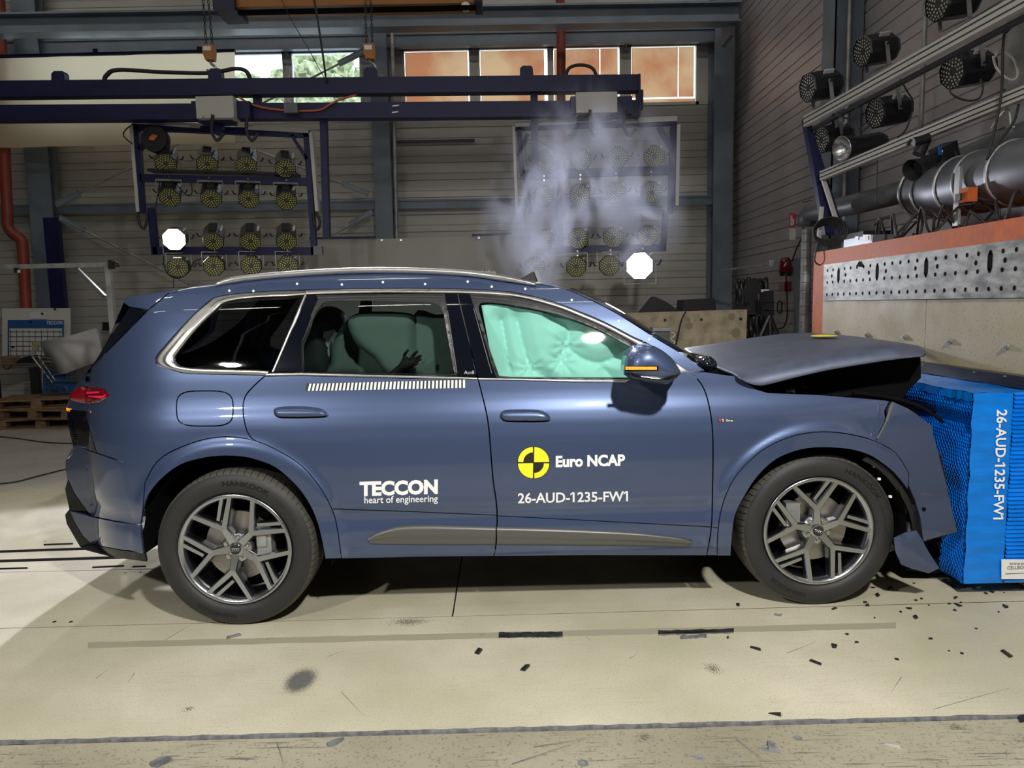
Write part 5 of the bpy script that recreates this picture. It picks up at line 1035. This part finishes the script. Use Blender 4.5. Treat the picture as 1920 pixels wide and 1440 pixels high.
pt_=thing('rail_post','slanted dark blue post with white edge carrying the rails','post',P(1550,440,7.1)); MB().prism([P(1509,222,7.1),P(1520,228,7.1),P(1585,440,7.1),P(1548,440,7.1)],(0,.08,0)).build('post','navy_steel',pt_); MB().bar(P(1541,328,7.0),P(1567,410,7.0),.035,.03,up=(0,1,0)).bar(P(1541,388,6.9),P(1535,450,6.9),.03,.03,up=(0,1,0)).build('edge_profile','white_metal',pt_)
lw=make_par('led_white'); 
def sidel(px,py,Y,lab,up_,first=[True]):
    o=lw if first[0] else copytree(lw); first[0]=False
    o.location=P(px,py,Y)+Vector((.10,.03,.03)); o.rotation_euler=Euler((R_(9),0,R_(-80))); tag(o,lab,'lamp','floodlights on the aluminium rail')
    for ch in o.children:
        if ch.name.startswith('yoke') and not up_: ch.scale=(1,1,-1)
        if ch.name.startswith('sticker'): ch.hide_render=False
sidel(1521,166,6.8,'black LED floodlight standing at the far end of the upper rail',True); sidel(1624,98,6.6,'black LED floodlight standing second on the upper rail, beside the wall column',True); sidel(1766,8,5.7,'black LED floodlight standing on the upper rail, cut by the top edge',True)
sidel(1545,264,7.2,'black LED floodlight hanging behind the chrome flash lamp',False); sidel(1648,214,6.5,'black LED floodlight hanging under the middle of the upper rail',False); sidel(1794,136,5.6,'large black LED floodlight hanging nearest under the upper rail',False)
for o in list(bpy.data.objects):
    if 'used' in o: del o['used']
fp_=thing('studio_lamp','brown tubular lamp with a chrome reflector on the lower rail','lamp',P(1600,275,6.6)); c=P(1578,279,6.6); d=Vector((.93,.30,.20)).normalized()
MB().lathe(c,d,[(.105,0),(.11,.01),(.10,.10),(.085,.16),(.085,.42),(.06,.48),(0,.50)],24).build('barrel','red_pipe' if 0 else 'par_black',fp_,smooth='all'); MB().lathe(c,d,[(.108,-.005),(.112,.0),(.104,.004)],28).build('rim','steel',fp_,smooth=True); MB().lathe(c,d,[(.104,.004),(.08,.06),(.04,.09),(0,.10)],24).build('reflector','steel',fp_,smooth='all')
MB().bar(c+d*.2+Vector((0,0,-.09)),c+d*.38+Vector((0,0,-.11)),.03,.03).build('mount','par_black',fp_)
cm=thing('high_speed_camera','blue and black high-speed camera with lens under the lower rail','camera',P(1760,295,5.7)); c=P(1757,295,5.7); d=Vector((-.75,-.35,-.34)).normalized()
MB().bar(c,c-d*.18,.12,.13).build('body','par_black',cm); MB().box(c-d*.08+Vector((-.045,-.07,.01)),(.10,.012,.07),(0,0,.4)).build('side_plate','teccon_blue',cm); MB().box(c-d*.08+Vector((-.048,-.08,.012)),(.03,.006,.03),(0,0,.4)).build('label_plate','white_print',cm)
MB().lathe(c+d*.04,d,[(0,-.03),(.04,-.03),(.045,.06),(.055,.07),(.055,.16),(.06,.17),(.085,.26),(.08,.26),(.05,.18),(0,.17)],16).build('lens','black_plastic',cm,smooth=True)
MB().cyl(P(1722,290,5.7),P(1735,262,5.7),.045,12).cyl(P(1712,266,5.65),P(1742,258,5.65),.032,12).bar(P(1708,262,5.6),P(1702,272,5.6),.02,.02).build('ball_mount','black_plastic',cm)
def cab2(pts,lab,r=.007,m='rope',Y=6.2): return wire('cable',[P(*q,Y) for q in pts],r,m,None,lab,'cable')
cab2([(1570,216),(1595,223),(1604,212),(1606,196)],'thin black cable below the far end of the upper rail'); cab2([(1606,205),(1606,235),(1615,246),(1635,232)],'thin black cable behind the hanging middle floodlight')
cab2([(1688,148),(1700,170),(1712,195),(1700,240),(1683,258)],'black cable curving behind the middle floodlight down to the lower rail'); cab2([(1782,155),(1783,175),(1810,188),(1835,185),(1843,165),(1838,148)],'black cable loop below the nearest hanging floodlight',Y=5.3)
cab2([(1883,60),(1880,100),(1878,170),(1868,230),(1850,300)],'long black cable hanging at the right from the upper rail to the duct',.009,Y=5.0); cab2([(1930,20),(1900,48),(1882,66)],'black cable entering at the upper right corner',.007,Y=5.0)
cab2([(1862,105),(1870,130),(1895,150),(1908,140),(1900,110),(1875,95),(1865,108)],'coiled light grey cable loop at the right of the nearest floodlight',.008,'cable_white',Y=5.2); cab2([(1910,195),(1900,230),(1870,270),(1850,300)],'black cable slanting from the lower rail to the duct',.008,Y=5.0)
cab2([(1645,300),(1644,340),(1643,380)],'thin black cable hanging straight down from the lower rail',.005); cab2([(1775,285),(1790,284),(1792,295),(1786,308)],'short black cable at the back of the high-speed camera',.008,Y=5.7)
cab2([(1860,240),(1870,222),(1890,205),(1896,235),(1902,238)],'light grey cable draped below the lower rail at right',.007,'cable_white',Y=5.1)
# ---- impact block
XC=2.9; Yb0=XC/((1525-960)/FP)*1.0; zt=PX(1557,465,XC).z; zt2=PX(1920,411,XC).z; ztop=(zt+zt2)/2
YE=PX(1525,520,XC).y; zpt=(PX(1551,497,XC).z+PX(1920,448,XC).z)/2; zpb=(PX(1551,563,XC).z+PX(1920,559,XC).z)/2; YP=PX(1551,530,XC).y
bk=thing('impact_block','massive crash barrier block with orange painted frame','barrier',(XC+.5,3,0)); Yn_=.4
MB().box2((XC,Yn_,0),(XR-.02,YE,ztop)).build('orange_frame','orange_paint',bk)
plt=MB().box2((XC-.035,Yn_,zpb),(XC-.001,YP,zpt)).build('steel_plate','galv_plate',bk)
mh=MB(); rws=[zpt-.055,zpt-.055-(zpt-zpb)*.33,zpb+.055]
for z in rws:
    y=YP-.08
    while y>3.2: mh.add([Vector((XC-.0365,y+math.cos(q)*.013,z+math.sin(q)*.015)) for q in [i*math.pi/4 for i in range(8)]],[list(range(8))]); y-=.11
mh.build('plate_hole','void',plt,fix=False,kind='stuff'); zc=(rws[0]+rws[1])/2
for i in range(6):
    mh=MB()
    y=YP-.30-i*.66
    mh.add([Vector((XC-.0365,y+a,zc+b)) for a,b in [(math.cos(q)*.022,math.sin(q)*.022+.035) for q in np.linspace(0,math.pi,7)]+[(math.cos(q)*.022,math.sin(q)*.022-.035) for q in np.linspace(math.pi,2*math.pi,7)]],[list(range(14))])
    for dy in (-.13,.13): mh.add([Vector((XC-.0365,y+dy+math.cos(q)*.014,zc+math.sin(q)*.017)) for q in [k_*math.pi/4 for k_ in range(8)]],[list(range(8))])
    mh.build('plate_slot','void',plt,fix=False,kind='stuff')
z0r=(PX(1727,676,XC).z+PX(1920,702,XC).z)/2; z1r=(PX(1727,692,XC).z+PX(1920,727,XC).z)/2; YJ=PX(1740,620,XC).y; YQ=PX(1546,600,XC).y
MB().box2((XC-.02,YJ+.004,.02),(XC-.001,YQ,zpb-.002)).build('concrete_panel','block_concrete',bk); MB().box2((XC-.02,Yn_,.02),(XC-.001,YJ-.004,zpb-.002)).build('concrete_panel','block_concrete',bk)
MB().box2((XC-.09,Yn_,z1r),(XC-.02,YE-.3,z0r)).build('rubber_rail','seal',bk)
for x,y in ((1570,623),(1627,628),(1698,632),(1783,639.5),(1889,649.5)): c=PX(x,y,XC-.02); MB().cyl(c,c-Vector((.015,0,0)),.020,12).cyl(c-Vector((.015,0,0)),c-Vector((.03,0,0)),.012,6).build('anchor_bolt','galv',bk)
for x,y in ((1732,684),(1827,698),(1884,706)): c=PX(x,y,XC-.09); MB().cyl(c,c-Vector((.008,0,0)),.008,8).build('rail_bolt','steel',bk)
MB().prism([PX(1612,489,XC-.04),PX(1618,501,XC-.04),PX(1606,499,XC-.04)],(-.004,0,0)).build('torn_tape','void',bk)
def onb(name,m,x0,y0,x1,y1,X,d,lab,cat):
    a=PX(x0,y1,X); b=PX(x1,y0,X); zt_=ztop+.001; h=max(.05,b.z-a.z); return tag(MB().box2((X,min(a.y,b.y),zt_),(X+d,max(a.y,b.y),zt_+h)).build(name,m),lab,cat)
sb=onb('amplifier_box','duct',1582,430,1636,457,XC+.06,.22,'silver amplifier box with a small display on the block edge','box'); a=PX(1631,452,XC+.055); 
wallplate('display','white_print',1618,440,1632,452,XC+.055,.004,sb); wallplate('display_glyph','par_black',1622,442,1628,450,XC+.05,.004,sb); wallplate('knob_plate','white_print',1603,443,1609,450,XC+.055,.004,sb)
onb('loudspeaker_box','par_black',1585,402,1620,445,XC+.35,.25,'black box behind the silver amplifier','box'); 
rq=random.Random(9)
for i,lab in enumerate(('black cable coil on the block left of the duct','black cable arc on the block under the duct end','tangled black cable beside the silver amplifier','black cable loop on top of the block in the middle','black cable arch on top of the block at the right edge','thin black cable running along the block top')):
    x=[1680,1730,1650,1760,1880,1800][i]; X=XC+.2+.05*i; z=ztop+.02; y=PX(x,440,X).y; pts=[]
    for k_ in range(14): a=k_*.9; pts.append((X+.12*math.cos(a*.7),y+(k_-7)*.06+.10*math.sin(a),z+.10+.10*math.sin(a*1.3+i)))
    wire('cable',pts,.010,'rope',None,lab,'cable')
cab2([(1536,455),(1530,470),(1528,490),(1540,497),(1552,488),(1557,470),(1556,452)],'black cable loop hanging over the far orange corner',.007,Y=6.75)
hg=thing('cable_hank','hank of black cable tied to the foot of the rail post','cable',P(1548,430,6.8))
for i in range(6):
    c=P(1548,436,6.8); MB().tube([c+Vector((math.cos(q)*(.10+.012*i),-.02*i,math.sin(q)*(.07+.012*i))) for q in np.linspace(0,2*math.pi,20,endpoint=False)],.008,6,closed=True).build('loop','rope',hg,smooth='all')
# ---- blue honeycomb barrier
XB=2.47; YN2=3.80; bt=thing('honeycomb_barrier','bright blue honeycomb deformable barrier bolted to the block','barrier',(XB+.2,YN2,0)); zb0=P(1824,1094,YN2).z; zb1=P(1836,737,YN2).z; YFAR=5.6
MB().box2((XB+.10,YN2+.02,zb0),(XC-.022,YFAR,zb1-.005)).build('core','foil_blue_dark',bt)
# crumpled left face with hexagonal cells standing proud
def bx(y,z): # dent where the car pressed in
    return XB+.012*math.sin(z*23+y*9)*math.sin(y*14)+.05*math.exp(-((z-.98)/.05)**2)*(1 if y<4.6 else .4)
hx=MB(); cs=.0130; j=0; z=zb0+.01
while z<zb1-.035:
    y=YN2+.012+(j%2)*cs*.87
    while y<YFAR-.05:
        c=Vector((bx(y,z),y,z)); b=len(hx.v)
        for q in range(6): a=q*math.pi/3+math.pi/6; hx.v.append(Vector((bx(y,z)-.001,y+math.cos(a)*cs*.98,z+math.sin(a)*cs*.98)))
        for q in range(6): a=q*math.pi/3+math.pi/6; hx.v.append(Vector((bx(y,z)+.012,y+math.cos(a)*cs*.50,z+math.sin(a)*cs*.50)))
        for q in range(6): hx.f.append([b+q,b+(q+1)%6,b+6+(q+1)%6,b+6+q])
        hx.f.append([b+6+q for q in range(6)]); y+=cs*1.74
    z+=cs*1.5; j+=1
hx.build('honeycomb_cell','foil_blue_dark',bt,kind='stuff',fix=False)
# near side: smooth foil strip and horizontally folded strip
def zig(x0,x1,amp,n,name,mm,jit):
    L=[];rj=random.Random(4)
    for i in range(n+1): z=zb0+(zb1-zb0)*i/n; L.append((z,YN2-(amp if i%2 else 0)-rj.uniform(0,jit)))
    return MB().grid([[(x+ (.004*math.sin(z*30) if x==x0 else 0),y-.001,z) for z,y in L] for x in (x0,(x0+x1)/2,x1)]).build(name,mm,bt,fix=False)
xs_=P(1890,900,YN2).x
zig(XB,xs_,.003,26,'foil_side','foil_blue',.004); zig(xs_,XC-.02,.012,92,'folded_side','foil_blue',.003)
MB().grid([[(x,y,zb1+.004*math.sin(x*40+y*17)) for x in np.linspace(XB,XC-.02,8)] for y in np.linspace(YN2-.004,YFAR,24)]).build('foil_top','foil_blue',bt,fix=False,smooth='all')
MB().grid([[(XB-.006+.006*rq.random(),y,zb1+.001-(.0 if r_==0 else .04+.012*rq.random())) for y in np.linspace(YN2,YFAR,60)] for r_ in (0,1)]).build('foil_lip','foil_blue',bt,fix=False)
o_=P(1862,975,YN2-.02); v,f=text_mesh('26-AUD-1235-FW1',1,.02); v=(v-v.min(0))/(v.max(0)-v.min(0)); T0=P(1869,768,YN2-.012); T1=P(1862,974,YN2-.012); wv=P(1889,768,YN2-.012)-T0
mt=MB(); mt.v=[T0+(T1-T0)*float(a)+wv*float(b) for a,b in v]; mt.f=f; tx_=mt.build('barrier_number','white_print',bt,fix=False); tx_['label']='white vertical lettering 26-AUD-1235-FW1'
lb=flatbox('maker_label','label_paper',1878,1049,1950,1086,YN2-.018,.003,bt)
v,f=text_fit('CELLBOND',P(1889,1068,YN2-.020),P(1932,1066,YN2-.020)-P(1889,1068,YN2-.020),P(1889,1062,YN2-.020)-P(1889,1068,YN2-.020),0); mt=MB(); mt.v=[Vector(p) for p in v]; mt.f=f; mt.build('label_lettering','seal',lb,fix=False)
ml=MB()
for i in range(5): c=P(1896+i*7,1057,YN2-.020); ml.tube([c+Vector((math.cos(q)*.008,0,math.sin(q)*.004)) for q in np.linspace(0,2*math.pi,10,endpoint=False)],.001,4,closed=True)
ml.bar(P(1885,1076,YN2-.02),P(1930,1074,YN2-.02),.002,.002).build('label_emblem','seal',lb)
# ---- debris on the floor
DB=[([(424,1197),(451,1189),(452,1192),(425,1199)],'grey tape strip lying on the floor just before the rear tyre'),([(889,1225),(897,1217),(905,1219),(898,1228)],'dark square shard lying in front of the doors'),([(975,1257),(985,1250),(994,1249),(984,1259)],'brown leaf-shaped shard on the floor below the front door'),([(1406,1215),(1411,1213),(1427,1219),(1426,1221)],'slim brown splinter before the front wheel'),([(1517,1240),(1520,1238),(1541,1245),(1539,1248)],'brown strip splinter on the floor below the front wheel'),
([(1558,1209),(1570,1210),(1568,1216),(1560,1215)],'dark angular shard on the floor below the front tyre'),([(1711,1157),(1718,1155),(1722,1159),(1716,1162)],'small dark shard below the blue barrier corner'),([(1875,1221),(1880,1221),(1900,1231),(1893,1234)],'pointed black splinter near the right edge'),([(1664,1102),(1672,1103),(1678,1109),(1668,1108)],'black shard just in front of the front tyre'),([(1787,1131),(1795,1134),(1805,1137),(1798,1138),(1794,1136)],'black star-shaped fragment below the barrier'),
([(1787,1121),(1794,1119),(1796,1121),(1790,1124)],'small black fragment beside the star-shaped one'),([(1879,1136),(1886,1138),(1891,1140),(1884,1141)],'small black fragment beneath the barrier label'),([(1380,1133),(1387,1133),(1387,1137),(1381,1137)],'small black chip left of the front tyre'),([(1622,1135),(1629,1134),(1630,1137),(1623,1137)],'flat black chip right below the front tyre'),([(1451,1154),(1462,1155),(1466,1151),(1464,1156)],'curved grey splinter left under the front tyre'),
([(1440,1338),(1450,1338),(1465,1341),(1464,1344)],'thin splinter at the far edge of the joint'),([(1658,1396),(1660,1395),(1689,1402),(1689,1405)],'thin cream coloured stick lying near the bottom edge'),([(279,1434),(300,1425),(320,1422),(325,1426),(296,1440),(285,1439)],'large dark grey scrap at the bottom left'),([(1438,1392),(1450,1396),(1463,1413),(1440,1408)],'dark grey scrap on the scratched near floor'),([(612,1396),(622,1392),(645,1384),(642,1390),(630,1398),(615,1401)],'grey bent bracket piece on the near floor left of centre'),([(1908,1344),(1920,1342),(1925,1352),(1912,1354)],'dark scrap at the right edge by the joint'),([(1650,1118),(1646,1113),(1640,1115),(1644,1120)],'small dark chip behind the thin front tyre edge'),([(1364,1195),(1367,1195),(1366,1198),(1362,1197)],'tiny black chip at the right tape mark')]
for q,lab in DB:
    nr=q[0][1]>1370; pts=[PF(a,b,0 if not nr else -.006) for a,b in q]; n_=len(pts); h=.004; cx=sum((p for p in pts),Vector())/n_
    mb=MB().prism([p+Vector((0,0,.0005)) for p in pts],(0,0,h)); 
    for i in range(n_): mb.v[n_+i]+=(cx-pts[i])*.12+Vector((0,0,rq.uniform(0,.010)))
    tag(mb.build('plastic_fragment','white_metal' if 'cream' in lab else ('tape_grey' if 'grey' in lab else 'debris')),lab,'debris','crash debris on the floor')
for i in range(34):
    x=rq.uniform(1560,1900); y=rq.uniform(1092,1150) if i<26 else rq.uniform(1150,1260); c=PF(x,y); s=rq.uniform(.004,.012)
    tag(MB().prism([c+Vector((math.cos(a)*s*rq.uniform(.5,1.6),math.sin(a)*s*rq.uniform(.5,1.5),0)) for a in np.linspace(0,6.28,5,endpoint=False)],(0,0,.005)).build('plastic_chip','debris'),'tiny black plastic chip among the scatter beneath the car front and barrier','debris','scattered plastic chips')
# off-frame fixtures: floods and tube lights, the rear tube rows added to brighten the wall
for nm,p,t_,lab in (('flood_fixture',LA,(.7,3.6,.5),'tall floodlight behind the photographer on the right'),('flood_fixture',LB,(-1.2,3.6,.4),'tall floodlight behind the photographer on the left'),('flood_fixture',LC,(-2.9,3.6,0),'high floodlight above the back of the hall')):
    d=(Vector(t_)-Vector(p)).normalized(); r=thing(nm,lab,'lamp',p); c=Vector(p)-d*.12; MB().lathe(c,d,[(0,0),(.10,0),(.17,.10),(.18,.12),(.17,.12),(.10,.02),(0,.02)],20).build('housing','par_black',r,smooth=True); MB().cyl(c,c+Vector((0,0,ZC-c.z)),.02,8).build('hanger','galv',r)
M=mat('tube_light',(1,1,1),.5,emis=TUBE,ecol=(1,.95,.85))
for i,(x,y) in enumerate(((-7,.3),(-4,.3),(-1.3,.3),(1.4,.3),(-6,2.2),(-2.6,2.2),(1.2,2.2),(-9,6.5),(-5.2,6.5),(-1.6,6.5),(1.8,6.5),(-8,10.2),(-4,10.2),(0,10.2),(2.8,10.2))):
    r=thing('ceiling_tube','unseen long white tube light under the ceiling','lamp',(x,y,7.6),'ceiling tube lights'); MB().box((x,y,7.6),(1.5,.10,.06)).build('tube','tube_light',r); MB().box((x,y,7.68),(1.56,.18,.08)).build('housing','white_metal',r)
    MB().cyl((x-.5,y,7.7),(x-.5,y,ZC),.01,6).cyl((x+.5,y,7.7),(x+.5,y,ZC),.01,6).build('hanger','steel',r)
# ---- smoke plume rising behind the car roof
DENS=[(1.3,1.3),(1.4,1.35),(1.35,1.25),(1.3,.95),(1.2,.65),(1.2,.4),(1.4,.38),(1.4,.30)]
def smoke():
    c=P(1040,380,6.3); bm=bmesh.new()
    L=[((985,520,6.2),.30),((975,460,6.2),.30),((1010,400,6.3),.42),((1050,340,6.4),.50),((1070,290,6.5),.50),((1100,240,6.6),.42),((1160,330,6.6),.50),((1190,420,6.6),.40)]
    pts=[P(*p)-c for p,_ in L]; lo=[min(p[i] for p in pts)-.75 for i in range(3)]; hi=[max(p[i] for p in pts)+.75 for i in range(3)]; hi[2]+=.1
    m2=MB().box2(lo,hi).mesh('smoke'); o=bpy.data.objects.new('smoke_plume',m2); COL.objects.link(o); o.location=c
    M=bpy.data.materials.new('smoke'); M.use_nodes=True; nt=M.node_tree; nt.nodes.clear(); N=nt.nodes; K=nt.links
    out=N.new('ShaderNodeOutputMaterial'); v=N.new('ShaderNodeVolumePrincipled'); v.inputs['Color'].default_value=(.78,.82,1,1); v.inputs['Anisotropy'].default_value=.35
    tc=N.new('ShaderNodeTexCoord'); mp=N.new('ShaderNodeMapping'); mp.inputs['Scale'].default_value=(1,1,.6); mp.inputs['Rotation'].default_value=(0,.35,0); n=N.new('ShaderNodeTexNoise'); n.inputs['Scale'].default_value=3.2; n.inputs['Detail'].default_value=7; n.inputs['Distortion'].default_value=1.1
    K.new(tc.outputs['Object'],mp.inputs[0]); K.new(mp.outputs[0],n.inputs['Vector'])
    r=N.new('ShaderNodeMapRange'); r.inputs[1].default_value=.47; r.inputs[2].default_value=.72; r.inputs[4].default_value=SMOKE; K.new(n.outputs[0],r.inputs[0]); last=None
    for (pp_,rad),q_ in zip(L,pts):
        dn=N.new('ShaderNodeVectorMath'); dn.operation='DISTANCE'; K.new(tc.outputs['Object'],dn.inputs[0]); dn.inputs[1].default_value=tuple(q_)
        w=N.new('ShaderNodeMapRange'); w.interpolation_type='SMOOTHSTEP'; w.inputs[1].default_value=rad*DENS[L.index((pp_,rad))][0]; w.inputs[2].default_value=0; w.inputs[4].default_value=DENS[L.index((pp_,rad))][1]; K.new(dn.outputs['Value'],w.inputs[0])
        if last is None: last=w.outputs[0]
        else:
            mxn=N.new('ShaderNodeMath'); mxn.operation='MAXIMUM'; K.new(last,mxn.inputs[0]); K.new(w.outputs[0],mxn.inputs[1]); last=mxn.outputs[0]
    mu=N.new('ShaderNodeMath'); mu.operation='MULTIPLY'; K.new(last,mu.inputs[0]); K.new(r.outputs[0],mu.inputs[1]); K.new(mu.outputs[0],v.inputs['Density']); K.new(v.outputs[0],out.inputs['Volume'])
    m2.materials.clear(); m2.materials.append(M); tag(o,'bluish white smoke plume rising behind the car roof','smoke'); o['kind']='stuff'
smoke()
